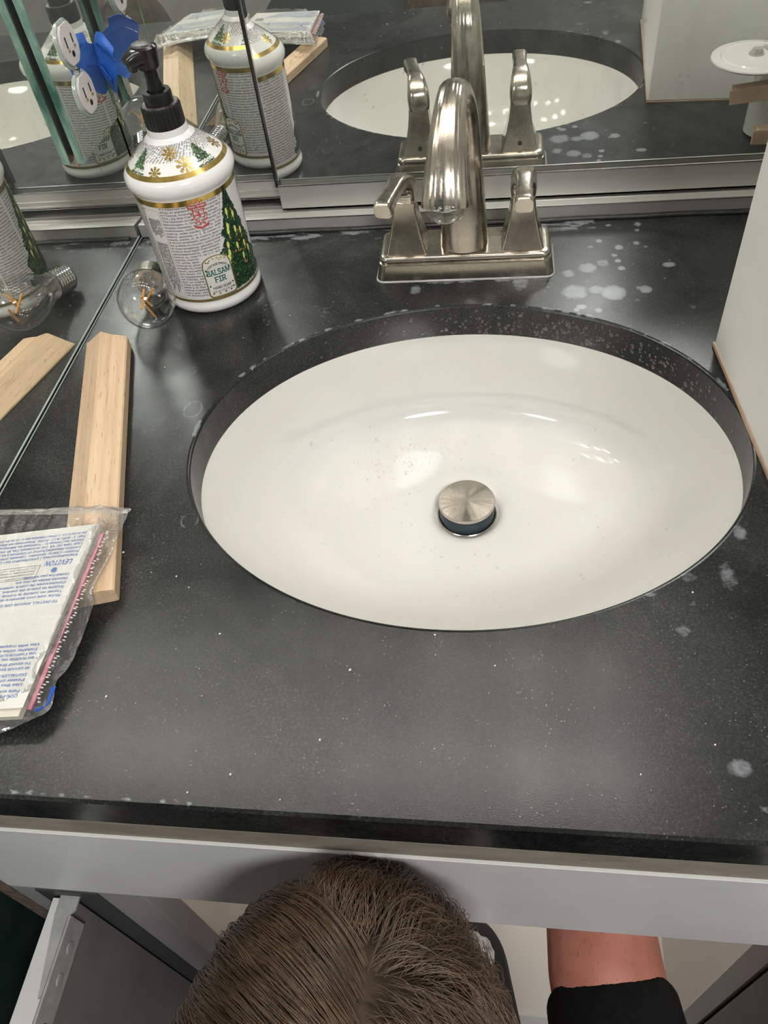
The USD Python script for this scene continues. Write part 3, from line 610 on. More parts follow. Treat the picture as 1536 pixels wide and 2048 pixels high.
def wrap(mesh, phi0, z0, lift=0.00012):
    """Flat print (x along the wall, y up) wrapped onto the bottle's cylinder, phi0 in degrees from the side facing the room."""
    v, f = arr(mesh)
    ph = math.radians(phi0) + v[:, 0] / BR
    r = BR + lift + v[:, 2]
    xy = B + (r * np.cos(ph))[:, None] * _u + (r * np.sin(ph))[:, None] * _w
    return np.c_[xy, z0 + v[:, 1]], f


def cone(mesh, phi0, s0, lift=0.0002):
    """Flat print wrapped onto the sloping shoulder; y runs up the slope from its foot."""
    v, f = arr(mesh)
    P0, P1 = A3(0.0418, 0.1228), A3(0.0190, 0.1430)
    L = np.linalg.norm(P1 - P0); nrm = A3(P1[1] - P0[1], P0[0] - P1[0]) / L
    k = np.clip((s0 + v[:, 1]) / L, 0.0, 1.0)
    rz = P0 + k[:, None] * (P1 - P0) + nrm * (0.0008 * np.sin(k * np.pi)[:, None] * 0.0 + lift)
    ph = math.radians(phi0) + v[:, 0] / np.maximum(rz[:, 0], 0.012)
    return np.c_[B + (rz[:, :1] * np.cos(ph)[:, None]) * _u + (rz[:, :1] * np.sin(ph)[:, None]) * _w, rz[:, 1]], f


def grid_poly(shape, step, z0=0.0):
    """A flat shape cut into cells so that it bends with the surface."""
    x0, y0, x1, y1 = shape.bounds
    vs, fs, n = [], [], 0
    from shapely import box as sbox
    for gx in np.arange(x0, x1, step):
        c_ = shape.intersection(sbox(gx, y0, min(gx + step, x1), y1))
        for g in getattr(c_, "geoms", [c_]):
            if g.geom_type == "Polygon" and g.area > 1e-10:
                m = trimesh.creation.triangulate_polygon(g, engine="earcut")
                vs.append(np.c_[m[0], np.full(len(m[0]), z0)]); fs.append(m[1] + n); n += len(m[0])
    return np.vstack(vs), np.vstack(fs)


part(t, "label", lathe([(BR + 0.00006, 0.0125), (BR + 0.00006, 0.106)], 128, (*B, 0), cap=False), "label_white", "off-white paper label", smooth=True)
part(t, "gold_band", lathe([(BR + 0.0002, 0.1018), (BR + 0.0002, 0.1064)], 128, (*B, 0), cap=False), "gold", "gold foil band", smooth=True)
part(t, "gold_band", lathe([(BR + 0.0002, 0.0128), (BR + 0.0002, 0.0155)], 128, (*B, 0), cap=False), "gold_dull", "dull gold foil band", smooth=True)
part(t, "gold_band", lathe([(0.04195, 0.1229), (0.0388, 0.1258)], 128, (*B, 0), cap=False), "gold", "gold foil band", smooth=True)
ROWS = ["of a supposed early king of the Franks. Cf.", "aling, or pertaining to, the Franks; of", "in France, founded by or under them", "751, by the Carolingian kings. Cf.", "The German script, as in the old hand", "Merovingian, n. One of the family of the", "vingian dynasty; also, its time. One of", "merriness, mirth, n. gaiety, [var. of]", "merry, with mirth; gayly; with fun", "Merry-andrew, n. 1. A clown or zany", "ment, mirth, n. A merry jest or tale", "a short dramatic piece of such sort", "as a little to music; pamphlet of the", "of merrymaking; gayety; mirth; noise", "frolics and light merriment. festivity", "amusement; diversion. Obs.", "merry, a., mer'ri-er (-i-er); merriest", "merie, merrie, merry, pleasant. AS", "Cf. prob. akin to Goth. merry, short", "hence to shorten; cf. L. merry, pure", "breath to merge; hilarity; merriness", "such, sometimes seeming merry; joy", "too short. Cf. mirth. merry and short", "or happiness; glad and pleased. as", "of minds, etc.; merry; lively tune", "the, or make or cause merry; sport", "The men; a harp. merry it was", "Merry is the feast and merry play", "being together to be merry together", "very gay. Obs. so to be merry; glad", "of wood prized of good old fir tree", "used as merry ever; merry to sing", "To make merry; to be festive; sport", "merry song, bright merry bells", "glad and gay with merry company"]
TP, TZ, TW, TH = 42.5, 0.0175, 0.0285, 0.088
tx = []
pitch = 0.0027
nrow = int((0.1015 - 0.0165) / pitch)
for i in range(nrow):
    z = 0.1000 - i * pitch
    for k, ph in enumerate((-38.0, 76.0, 136.0, 196.0, 256.0)):
        s_ = ROWS[(i + 7 * k) % len(ROWS)]
        m = flat_text(s_, 0.00165, True)
        w = m[0][:, 0].max()
        m = (m[0] * [0.0555 / max(w, 1e-6), 1, 1], m[1]) if k == 0 else (m[0] * [(0.042 if k < 4 else 0.032) / w, 1, 1], m[1])
        if k == 0:
            tri = m[0][m[1]].mean(1)
            a = np.degrees(tri[:, 0] / BR) + ph
            bad = ((a > -9.5) & (a < 27) & (z < 0.0548) & (z > 0.0150)) | (a > TP - 4 - np.degrees(TW / BR) * (1 - (z - TZ) / TH)) & (z > 0.0175)
            m = (m[0], m[1][~bad])
        tx.append(wrap(m, ph, z))
part(t, "label_text", cat_(*tx), "ink_soft", "small black dictionary text printed round the label", smooth=False, kind="stuff")
# the narrow panel of small print with its rust-coloured frame, on the left
pan = Polygon([(-0.0085, -0.041), (0.0085, -0.041), (0.0085, 0.038), (0.006, 0.041), (-0.006, 0.041), (-0.0085, 0.038)])
part(t, "print_panel", wrap(grid_poly(pan, 0.002), -50.5, 0.058, 0.0002), "label_white", smooth=False)
fr = [wrap(grid_poly(pan.difference(pan.buffer(-0.0003)), 0.002), -50.5, 0.058, 0.0003)]
part(t, "panel_frame", cat_(*fr), "ornament", "thin rust-coloured line frame", smooth=False)
pr_ = []
for j in range(7):
    for lo_, n_ in ((-0.0385, 0.050), (0.016, 0.017)):
        m = flat_text(ROWS[(j * 5) % 30] if n_ > 0.03 else ROWS[(j + 4) % 30][:16], 0.0017, True)
        v = m[0] * [n_ * (0.8 + 0.2 * ((j * 37) % 10) / 10) / m[0][:, 0].max(), 1, 1]
        pr_.append(wrap((np.c_[-0.0058 + j * 0.0019 - v[:, 1] * 0 + v[:, 1], lo_ + n_ - v[:, 0], v[:, 2]], m[1][:, ::-1]), -50.5, 0.058, 0.00035))
part(t, "panel_print", cat_(*pr_), "ink", "bold small print running down the panel", smooth=False)
# the red crest
cr = []
shield = Polygon([(-0.0036, 0.0035), (0.0036, 0.0035), (0.0038, -0.001), (0.0022, -0.0045), (0, -0.0058), (-0.0022, -0.0045), (-0.0038, -0.001)])
crest = shield.difference(shield.buffer(-0.0006))
shapes = [crest, Polygon([(-0.0062, 0.0072), (0.0062, 0.0062), (0.0058, 0.0040), (-0.0058, 0.0048)]).difference(Polygon([(-0.005, 0.0064), (0.005, 0.0058), (0.0048, 0.0050), (-0.0048, 0.0056)])), Polygon([(-0.005, -0.0062), (0, -0.0078), (0.005, -0.0062), (0.0046, -0.0078), (0, -0.0096), (-0.0046, -0.0078)]).difference(Point(0, -0.0082).buffer(0.0006)), Point(0, 0).buffer(0.0012), Point(0, 0.0016).buffer(0.0007)]
for k in range(11):
    a = k * 2 * math.pi / 11
    shapes.append(Point(0.0048 * math.cos(a), 0.0058 * math.sin(a) - 0.0004).buffer(0.00065))
for k in range(7):
    shapes.append(Point(-0.0038 + k * 0.00127, 0.0082 + 0.0007 * math.sin(k * 2.1)).buffer(0.0005))
for k in range(16):
    shapes.append(Point(random.uniform(-0.003, 0.003), random.uniform(-0.004, 0.003)).buffer(0.00035))
for OFF in (0.0, 187.0):
    part(t, "crest", wrap(grid_poly(affinity.scale(unary_union(shapes), 1.3, 1.3, origin=(0, 0)), 0.002), 5.5 + OFF, 0.0925, 0.0003), "ink_red", "small red crest printed on the label", smooth=False)


# the printed fir tree: three tones of needles, candles and ornaments
def needles(n, w0, h, seed, lmin, lmax):
    r = np.random.default_rng(seed)
    v, f = [], []
    for k in range(n):
        y = h * (1 - math.sqrt(r.random()))
        half = w0 * (1 - y / h) * (0.88 + 0.12 * math.sin(y / h * 34)) + 0.0006
        x = r.uniform(-half, half)
        a = math.atan2(-0.35 + r.normal() * 0.5, x / (half + 1e-6) + r.normal() * 0.5)
        L = r.uniform(lmin, lmax); d = A3(math.cos(a), math.sin(a)); q_ = A3(-d[1], d[0]) * L * 0.22
        c_ = A3(x, y)
        b_ = len(v)
        v += [c_ - d * L / 2, c_ + q_, c_ + d * L / 2, c_ - q_]
        f += [(b_, b_ + 2, b_ + 1), (b_, b_ + 3, b_ + 2)]
    v = np.array(v)
    return np.c_[v, np.zeros(len(v))], np.array(f)


ys = np.linspace(0.001, TH, 60)
wv = [TW * (0.95 * (1 - y / TH) ** 0.9) * (0.80 + 0.20 * abs(math.sin(y * 330))) + 0.0004 for y in ys]
tri_ = Polygon([(w_, y) for w_, y in zip(wv, ys)] + [(-w_ * 0.97, y) for w_, y in zip(wv[::-1], ys[::-1])]).buffer(0)
for OFF in (0.0, 187.0):
    part(t, "tree_print", wrap(grid_poly(tri_, 0.002), TP + OFF, TZ, 0.00030), "tree_dark", "dark shade of the printed fir tree", smooth=False)
    part(t, "tree_print", wrap(needles(1700, TW * 1.10, TH, 1, 0.0024, 0.0050), TP + OFF, TZ, 0.00038), "tree_dark", smooth=False)
    part(t, "tree_print", wrap(needles(900, TW * 1.06, TH, 2, 0.0018, 0.0036), TP + OFF, TZ, 0.00044), "tree_mid", "green needles of the printed fir tree", smooth=False)
    part(t, "tree_print", wrap(needles(260, TW * 1.02, TH, 3, 0.0012, 0.0028), TP + OFF, TZ, 0.00050), "tree_light", "pale green needles of the printed fir tree", smooth=False)
cd, orn = [], []
for x, y in ((-0.0035, 0.068), (0.003, 0.063), (-0.0068, 0.052), (0.0012, 0.050), (0.0075, 0.046), (-0.0105, 0.041), (-0.001, 0.036), (0.0085, 0.033), (-0.0125, 0.030), (0.0130, 0.026), (0.0035, 0.024), (-0.006, 0.056), (-0.011, 0.034)):
    cd.append(affinity.translate(unary_union([Polygon([(-0.0003, -0.006), (0.0003, -0.006), (0.0003, -0.0025), (-0.0003, -0.0025)]), affinity.scale(Point(0, 0).buffer(0.0014), 0.95, 2.2)]), x, y))
for k in range(26):
    y = TH * (1 - math.sqrt(random.random())) * 0.9 + 0.004
    x = random.uniform(-1, 1) * TW * (1 - y / TH) * 0.85
    orn.append(Point(x, y).buffer(random.uniform(0.0006, 0.0012)))
for OFF in (0.0, 187.0):
    part(t, "candle_print", wrap(grid_poly(unary_union(cd), 0.002), TP + OFF, TZ, 0.00056), "candle", "yellow candles printed on the tree", smooth=False, kind="stuff")
    part(t, "ornament_print", wrap(grid_poly(unary_union(orn), 0.002), TP + OFF, TZ, 0.00054), "ornament", "rust-red ornaments printed on the tree", smooth=False, kind="stuff")
# the badge with the name
bw, bh = 0.0128, 0.0202
def badge(w, h):
    top = [(w * math.cos(a), h * 0.52 + h * 0.42 * math.sin(a)) for a in np.radians(np.linspace(20, 160, 15))]
    return Polygon([(-w + 0.0018, -h), (w - 0.0018, -h), (w, -h + 0.0018), (w, h * 0.52), (w - 0.001, h * 0.62)] + top + [(-w + 0.001, h * 0.62), (-w, h * 0.52), (-w, -h + 0.0018)]).buffer(0)
BP, BZ = 8.0, 0.0362
for OFF in (0.0, 187.0):
    part(t, "badge", wrap(grid_poly(badge(bw, bh), 0.0015), BP + OFF, BZ, 0.00062), "paper", "pale name badge on the label", smooth=False)
    part(t, "badge_border", wrap(grid_poly(badge(bw, bh).difference(badge(bw - 0.0010, bh - 0.0010)), 0.0015), BP + OFF, BZ, 0.00070), "gold_dull", "gold border of the badge", smooth=False)
gold = [affinity.translate(Point(0, 0).buffer(0.0007, 2), x, y) for x, y in [(-0.007, 0.0125), (-0.0045, 0.0135), (-0.0015, 0.0143), (0.0015, 0.0142), (0.0045, 0.0134), (0.007, 0.0122), (-0.0055, 0.0120), (0.0030, 0.0126), (-0.0085, 0.006), (-0.0088, 0.002), (-0.0085, -0.008), (0.0086, -0.009), (-0.0075, -0.0145), (-0.003, -0.0152), (0.0015, -0.0150), (0.006, -0.0148), (0.0088, 0.004), (0.0085, -0.013)]]
for OFF in (0.0, 187.0):
    part(t, "badge_ornament", wrap(grid_poly(affinity.scale(unary_union(gold), 1.18, 1.12, origin=(0, 0)), 0.0015), BP + OFF, BZ, 0.00072), "gold", "tiny gold flakes on the badge", smooth=False, kind="stuff")


def centred(s, h, y, width, m="ink", bold=True, arch=0.0, slab=False):
    v, f = flat_text(s, h, bold)
    v = v.copy(); w = v[:, 0].max()
    v[:, 0] = (v[:, 0] / w - 0.5) * width
    v[:, 1] += y - arch * (v[:, 0] / (width / 2)) ** 2
    return wrap((v * [1.18, 1.12, 1], f), BP + OFF, BZ, 0.00078)


def serif(s_, h, y, width):
    """Bold capitals with slab serifs at their feet and heads."""
    v, f = flat_text(s_, h, True)
    v = v.copy(); w_ = v[:, 0].max(); v[:, 0] = (v[:, 0] / w_ - 0.5) * width
    ms, n = [(v + [0, y, 0], f)], 0
    comp = trimesh.Trimesh(v, f, process=True).split(only_watertight=False)
    for c_ in comp:
        b0, b1 = c_.bounds
        for yy in (0.02, 0.98):
            sl = c_.vertices[np.abs(c_.vertices[:, 1] - h * yy) < 0.10 * h]
            if len(sl) < 2:
                continue
            xs = np.sort(sl[:, 0]); groups = np.split(xs, np.where(np.diff(xs) > 0.22 * h)[0] + 1)
            for g in groups:
                if g[-1] - g[0] < 0.42 * h and len(g) > 1:
                    y0 = y + (0.0 if yy < 0.5 else h * 0.90)
                    ms.append((A3((g[0] - 0.09 * h, y0, 0), (g[-1] + 0.09 * h, y0, 0), (g[-1] + 0.09 * h, y0 + 0.10 * h, 0), (g[0] - 0.09 * h, y0 + 0.10 * h, 0)), np.array([(0, 1, 2), (0, 2, 3)])))
    v, f = cat_(*ms)
    return wrap((v * [1.18, 1.12, 1], f), BP + OFF, BZ, 0.00078)


for OFF in (0.0, 187.0):
    part(t, "badge_text", cat_(serif("BALSAM", 0.0046, 0.0008, 0.0178), serif("FIR", 0.0046, -0.0054, 0.0088)), "ink_green", "green name lettering BALSAM FIR", smooth=False, kind="stuff")
    part(t, "badge_text", cat_(centred("VINTAGE PRESS", 0.0018, 0.0088, 0.0152, arch=0.0030), centred("HAND SOAP", 0.0022, -0.0110, 0.0142), centred("635 mL / 21.5 FL OZ", 0.0015, -0.0138, 0.0156)), "ink", "black lettering on the badge", smooth=False, kind="stuff")
# print on the shoulder
sh = []
for k in range(62):
    m = flat_text(ROWS[(k * 4 + 1) % 34][:24], 0.0017, True)
    v = m[0] * [0.027 / m[0][:, 0].max(), 1, 1]
    ca, sa = math.cos(1.15), math.sin(1.15)
    v = np.c_[v[:, 0] * ca - v[:, 1] * sa, v[:, 0] * sa + v[:, 1] * ca, v[:, 2]]
    sh.append(cone((v, m[1]), k * 360.0 / 62, 0.0036))
part(t, "shoulder_text", cat_(*sh), "ink_soft", "small text printed on the sloping shoulder", smooth=False, kind="stuff")
for p0, sd in ((37.0, 11), (-62.0, 12), (137.0, 13), (-162.0, 14)):
    part(t, "shoulder_tree", cone(needles(420, 0.0085, 0.021, sd, 0.0012, 0.0026), p0, 0.0045, 0.0003), "tree_dark" if sd % 2 else "tree_mid", "small fir tree printed on the shoulder", smooth=False)
    part(t, "shoulder_tree", cone(needles(120, 0.0085, 0.021, sd + 9, 0.0010, 0.0020), p0, 0.0045, 0.0004), "tree_light", smooth=False)
fl = []
for p0, s0, R_ in ((8.0, 0.0105, 0.0068), (-10.0, 0.0215, 0.0055), (-33.0, 0.0070, 0.0050), (78.0, 0.012, 0.006), (-100.0, 0.012, 0.006), (180.0, 0.012, 0.006)):
    arms = []
    for k in range(8):
        a = k * math.pi / 4
        arms.append(LineString([(0, 0), (R_ * math.cos(a), R_ * math.sin(a))]).buffer(0.00050))
        for q_ in (0.45, 0.7):
            for s_ in (-0.6, 0.6):
                b_ = (q_ * R_ * math.cos(a), q_ * R_ * math.sin(a))
                arms.append(LineString([b_, (b_[0] + 0.28 * R_ * math.cos(a + s_), b_[1] + 0.28 * R_ * math.sin(a + s_))]).buffer(0.00036))
    part(t, "snowflake_print", cone(grid_poly(unary_union(arms), 0.0015), p0, s0, 0.0004), "gold", "gold foil snowflake on the shoulder", smooth=False)
# the pump
ribs = [(0.0157 if k % 2 else 0.0153) for k in range(72)]
a = np.arange(72) * 2 * np.pi / 72
part(t, "collar", loft([np.c_[B[0] + np.array(ribs) * s_ * np.cos(a), B[1] + np.array(ribs) * s_ * np.sin(a), np.full(72, z)] for s_, z in ((0.98, 0.1445), (1.0, 0.1455), (1.0, 0.1640), (0.95, 0.1660))]), "black_plastic", "black ribbed screw collar", smooth=30)
part(t, "collar_top", lathe([(0.0148, 0.1655), (0.0140, 0.1664), (0.0108, 0.1664)], 48, (*B, 0)), "dusty_black", "dusty top of the collar")
part(t, "collar_ring", lathe([(0.0112, 0.1655), (0.0113, 0.1740), (0.0107, 0.1755), (0.0072, 0.1755), (0.0066, 0.1720)], 48, (*B, 0)), "black_plastic")
part(t, "pump_stem", lathe([(0.0062, 0.170), (0.0058, 0.180), (0.0050, 0.184), (0.0050, 0.196)], 32, (*B, 0)), "black_plastic")
nd = A3(-0.62, -0.78, 0); nd /= np.linalg.norm(nd)
ns = A3(-nd[1], nd[0], 0)
hb = part(t, "pump_head", cat_(frame(lathe([(0.0072, 0.1915), (0.0084, 0.1930), (0.0098, 0.2030), (0.0100, 0.2062), (0.0085, 0.2078), (0.001, 0.2082)], 40), (*B, 0), ns * 1.12, nd, (0, 0, 1)),
                               sweep([A3(*B, 0.2010) + nd * s_ + A3(0, 0, dz) for s_, dz in ((0.0, 0.0), (0.006, 0.0005), (0.011, 0.0004), (0.0155, -0.0012), (0.0165, -0.0018))], [0.0086, 0.0084, 0.0074, 0.0062, 0.0056], [0.0056, 0.0056, 0.0052, 0.0046, 0.0042], 24, 3.5, side=ns),
                               sweep([A3(*B, 0.1985) + nd * 0.0135 + A3(0, 0, dz) for dz in (0.001, -0.004, -0.0052)], [0.0050, 0.0044, 0.0036], [0.0028, 0.0026, 0.0022], 20, 3.0, side=ns)), "black_plastic", "black pump head with a short spout", smooth=40)
part(hb, "top_pad", frame(lathe([(0.0088, 0.2074), (0.0070, 0.2087), (0.001, 0.2089)], 40), (*B, 0), ns * 1.12, nd, (0, 0, 1)), "dusty_black", "dusty top of the pump head")

# ------------------------------------------------------------------ light bulb lying on the counter
GC = A3(-0.2745, -0.1490, 0.0252)
ax = A3(-0.020, 0.0635, -0.0125); ax /= np.linalg.norm(ax)
t = thing("light_bulb", "clear filament light bulb lying on the counter beside the soap bottle", "light bulb", (GC[0], GC[1], 0))
part(t, "globe", lathe([(0.0004, -0.0249), (0.006, -0.0242), (0.0125, -0.0216), (0.0180, -0.0172), (0.0222, -0.0112), (0.0244, -0.0045), (0.0249, 0.002), (0.0242, 0.009), (0.0222, 0.0165), (0.0195, 0.0235), (0.0166, 0.0300), (0.0142, 0.0355), (0.0128, 0.0400), (0.0124, 0.0440)], 64, GC, ax, cap=False), "bulb_glass", "clear glass globe", smooth=True)
thr = [(0.0126, 0.043)]
for k in range(6):
    z = 0.0455 + k * 0.0032
    thr += [(0.0120, z), (0.0130, z + 0.0010), (0.0130, z + 0.0018), (0.0120, z + 0.0028)]
thr += [(0.0116, 0.066), (0.0085, 0.0685), (0.0045, 0.0700), (0.0040, 0.0715), (0.001, 0.0718)]
part(t, "screw_base", lathe(thr, 48, GC, ax), "chrome", "threaded silver screw base", smooth=30)
part(t, "glass_stem", lathe([(0.0090, 0.042), (0.0050, 0.034), (0.0034, 0.026), (0.0022, 0.018), (0.0028, 0.014)], 24, GC, ax), "bulb_glass", "inner glass stem")
e1 = np.cross(ax, [0, 0, 1]); e1 /= np.linalg.norm(e1); e2 = np.cross(ax, e1)
FG = GC - FW * 0.002
for p, q_ in (((-7, 23, 0.004), (-7, -22, -0.003)), ((-4, 0, 0.006), (19, 18, -0.006)), ((-4, 1, -0.008), (6, -8, 0.010)), ((3, -16, -0.008), (13, -30, 0.010))):
    w_ = lambda c_: FG + (RT * c_[0] + UP * c_[1]) * 0.00043 + FW * c_[2]
    part(t, "filament", rod(w_(p), w_(q_), 0.00095, 8), "filament", "orange filament stick")
part(t, "support_wire", cat_(rod(GC + ax * 0.016, GC - e1 * 0.008 + ax * 0.012, 0.0002, 6), rod(GC + ax * 0.016, GC + e1 * 0.0085 + ax * 0.008, 0.0002, 6), rod(GC + ax * 0.016, GC - e2 * 0.007 - ax * 0.006, 0.0002, 6)), "chrome")

# ------------------------------------------------------------------ length of wooden moulding
wd = A3(0.279, -0.9603, 0); wn = A3(0.9603, 0.279, 0)
L0 = A3(-0.3303, -0.1770, 0)
sec = [(0, 0.0004), (0.0006, 0.0), (0.0385, 0.0), (0.0402, 0.0008), (0.0404, 0.0105), (0.0394, 0.0118), (0.0325, 0.0126), (0.0280, 0.0125), (0.0262, 0.0131), (0.0196, 0.0150), (0.0182, 0.0151), (0.0166, 0.0142), (0.0030, 0.0032), (0.0004, 0.0016)]
def wend(s, skew):
    return [L0 + wd * (s + skew * n_) + wn * n_ + A3(0, 0, z) for n_, z in sec]
single("wood_moulding", loft([wend(0.0, 0.42), wend(0.0012, 0.42), wend(0.15, 0.2), wend(0.2905, 0.02), wend(0.2915, 0.02)]), "pine", "short length of bare pine moulding lying on the counter along the side mirror", "wood moulding", smooth=28)

# ------------------------------------------------------------------ plastic packet at the lower left
t = thing("parts_packet", "clear plastic packet with a blue-printed white insert lying across the end of the moulding", "plastic packet", (-0.275, -0.465, 0))
q0, q1, q2, q3 = A3(-0.3290, -0.4275, 0.0335), A3(-0.2242, -0.4091, 0.0322), A3(-0.2317, -0.5333, 0.0200), A3(-0.3300, -0.5440, 0.0205)
nrm = np.cross(q3 - q0, q1 - q0); nrm /= np.linalg.norm(nrm)
nrm = nrm if nrm[2] > 0 else -nrm
def on_card(u, w_, z=0.0):
    return (1 - u) * (1 - w_) * q0 + u * (1 - w_) * q1 + u * w_ * q2 + (1 - u) * w_ * q3 + nrm * z
gu, gw = np.meshgrid(np.linspace(0, 1, 24), np.linspace(0, 1, 28), indexing="ij")
gz = 0.0009 * np.sin(gu * 9) * np.sin(gw * 7) * np.sin(gu * np.pi) * np.sin(gw * np.pi)
top_ = np.array([[on_card(gu[i, j], gw[i, j], gz[i, j]) for j in range(28)] for i in range(24)])
def slab(g, th_):
    nu, nv = g.shape[:2]
    v = np.vstack([g.reshape(-1, 3), (g - nrm * th_).reshape(-1, 3)]); n_ = nu * nv; f = []
    for i in range(nu - 1):
        for j in range(nv - 1):
            k = i * nv + j
            f += [(k, k + nv, k + nv + 1), (k, k + nv + 1, k + 1), (n_ + k, n_ + k + nv + 1, n_ + k + nv), (n_ + k, n_ + k + 1, n_ + k + nv + 1)]
    rim = [i * nv for i in range(nu)] + [(nu - 1) * nv + j for j in range(1, nv)] + [i * nv + nv - 1 for i in range(nu - 2, -1, -1)] + [j for j in range(nv - 2, 0, -1)]
    for a_, b_ in zip(rim, rim[1:] + rim[:1]):
        f += [(a_, b_, n_ + b_), (a_, n_ + b_, n_ + a_)]
    return v, np.array(f)
card = part(t, "insert", slab(top_, 0.0006), "paper", "white printed paper insert", smooth=25)
part(t, "wall_plate", slab(np.array([[on_card(u, w_, -0.0016) for w_ in np.linspace(0.01, 1.035, 6)] for u in np.linspace(0.0, 0.985, 6)]), 0.0050), "cream", "cream plastic plate under the insert", smooth=25)
part(t, "pink_strip", sweep([on_card(1.022, w_, -0.0040) for w_ in np.linspace(0.05, 1.0, 20)], [0.0014] * 20, [0.0010] * 20, 10, 4, side=(1, 0, 0)), "pink", "pink strip along the edge of the insert", smooth=30)
WC, HC = np.linalg.norm(q1 - q0), np.linalg.norm(q2 - q1)
def card_print(mesh, lift=0.0004):
    """Print read from the far side: x runs to the left along the insert, y towards the room."""
    v, f = arr(mesh)
    u, w_ = 1 - v[:, 0] / WC, v[:, 1] / HC
    z = 0.0009 * np.sin(u * 9) * np.sin(w_ * 7) * np.sin(u * np.pi) * np.sin(w_ * np.pi)
    return np.array([on_card(u[i], w_[i], z[i] + lift) for i in range(len(v))]), f
lines = [(0.010, "Hecho en E.U.A. o China / Fabrique aux E.-U. ou en Chine", 0.060), (0.0128, "Fax: 1-800-832-9538. Importado en Mexico por: Leviton S. de R.L.", 0.090), (0.0156, "Hecho en / Made in / Fabrique au Mexique. Leviton Manufacturing Co.", 0.092), (0.0184, "Lago Tana No. 43, Col. Huichapan, Del. M. Hidalgo, Mexico D.F.", 0.075), (0.0212, "Leviton Manufacturing of Canada Ltd / Ltee, 165 boul. Hymus", 0.086), (0.0240, "Pointe-Claire, Quebec, Canada H9R 1E9. N.Y. 11362", 0.078), (0.0268, "Manufactured / Distributed by: Leviton Mfg. Co., Inc.", 0.084),
         (0.0410, "Limited five year warranty", 0.030), (0.0440, "Garantie limitee de cinq ans", 0.034), (0.0470, "Conductores de cobre solamente, cable calibre 14 o 12 AWG", 0.090), (0.0500, "Sujete la placa de pared, y con esto, inserte los tornillos", 0.092), (0.0530, "Tomar en cuenta la norma aplicable, no exceder la capacidad", 0.092), (0.0560, "Nota: use con alambre de cobre. Desconecte la corriente", 0.090), (0.0600, "TO INSTALL AND/OR USE IN ACCORDANCE WITH CODES", 0.078),
         (0.0890, "Use with copper wire", 0.034), (0.0920, "Installer et/ou utiliser conformement aux codes", 0.075), (0.0948, "de l'electricite en vigueur. Couper le courant", 0.078), (0.0976, "au fusible ou au disjoncteur avant l'installation", 0.074), (0.1010, "To avoid fire, shock or death, turn off power", 0.074), (0.1040, "at circuit breaker or fuse and test that power", 0.072), (0.1080, "INSTALLER ET/OU UTILISER CONFORMEMENT", 0.066), (0.1112, "Power off at breaker before wiring", 0.060), (0.1142, "Use this device with copper wire only", 0.064), (0.1180, "Para evitar descarga electrica, o muerte", 0.064), (0.1210, "COUPER LE COURANT AVANT", 0.050)]
bl = []
for y, s_, w_ in lines:
    y = y * HC / 0.1245 - 0.0045
    m = flat_text(s_, 0.00165, True)
    v = m[0] * [w_ / m[0][:, 0].max(), 1, 1]
    bl.append(card_print((np.c_[v[:, 0] + 0.006, y + v[:, 1], v[:, 2]], m[1])))
m = flat_text("LEVITON", 0.0036, True)
v = m[0] * [0.0175 / m[0][:, 0].max(), 1, 1]
bl.append(card_print((np.c_[v[:, 0] + 0.0075 + v[:, 1] * 0.2, 0.0262 + v[:, 1], v[:, 2]], m[1])))
ci = trimesh.creation.triangulate_polygon(Point(0.0175, 0.0335).buffer(0.0019), engine="earcut")
bl.append(card_print((np.c_[ci[0], np.zeros(len(ci[0]))], ci[1])))
part(card, "print", cat_(*bl), "ink_blue", "blue print, upside down to the room", smooth=False)
bk = []
from shapely import box as sbox
for x0_, x1_ in ((0.028, 0.056), (0.059, 0.087)):
    rb = sbox(x0_, 0.0285, x1_, 0.0385)
    g = trimesh.creation.triangulate_polygon(rb.difference(rb.buffer(-0.0003)), engine="earcut")
    bk.append(card_print((np.c_[g[0], np.zeros(len(g[0]))], g[1])))
    for k, s_ in enumerate(("15 A - 125 V. CA / 20 A - 125 V", "Placa de nylon, 1 unidad", "Bon pour usage interieur seulement", "Conforme a la norme NMX-J-508")):
        m = flat_text(s_, 0.0013); v = m[0] * [0.024 / m[0][:, 0].max(), 1, 1]
        bk.append(card_print((np.c_[v[:, 0] + x0_ + 0.002, 0.0298 + k * 0.0022 + v[:, 1], v[:, 2]], m[1])))
for k in range(22):
    w_ = 0.0003 + 0.0006 * ((k * 7) % 3) / 2
    g = trimesh.creation.triangulate_polygon(sbox(0.0845, 0.068 + k * 0.00085, 0.097, 0.068 + k * 0.00085 + w_ * 0.6), engine="earcut")
    bk.append(card_print((np.c_[g[0], np.zeros(len(g[0]))], g[1])))
tr = Polygon([(0.083, 0.0245), (0.0900, 0.0245), (0.0865, 0.0185)])
g = trimesh.creation.triangulate_polygon(tr.buffer(0.0004).difference(tr.buffer(-0.0006)), engine="earcut")
bk.append(card_print((np.c_[g[0], np.zeros(len(g[0]))], g[1])))
part(card, "barcode_print", cat_(*bk), "ink", "dark boxes, bars and small print", smooth=False, kind="stuff")
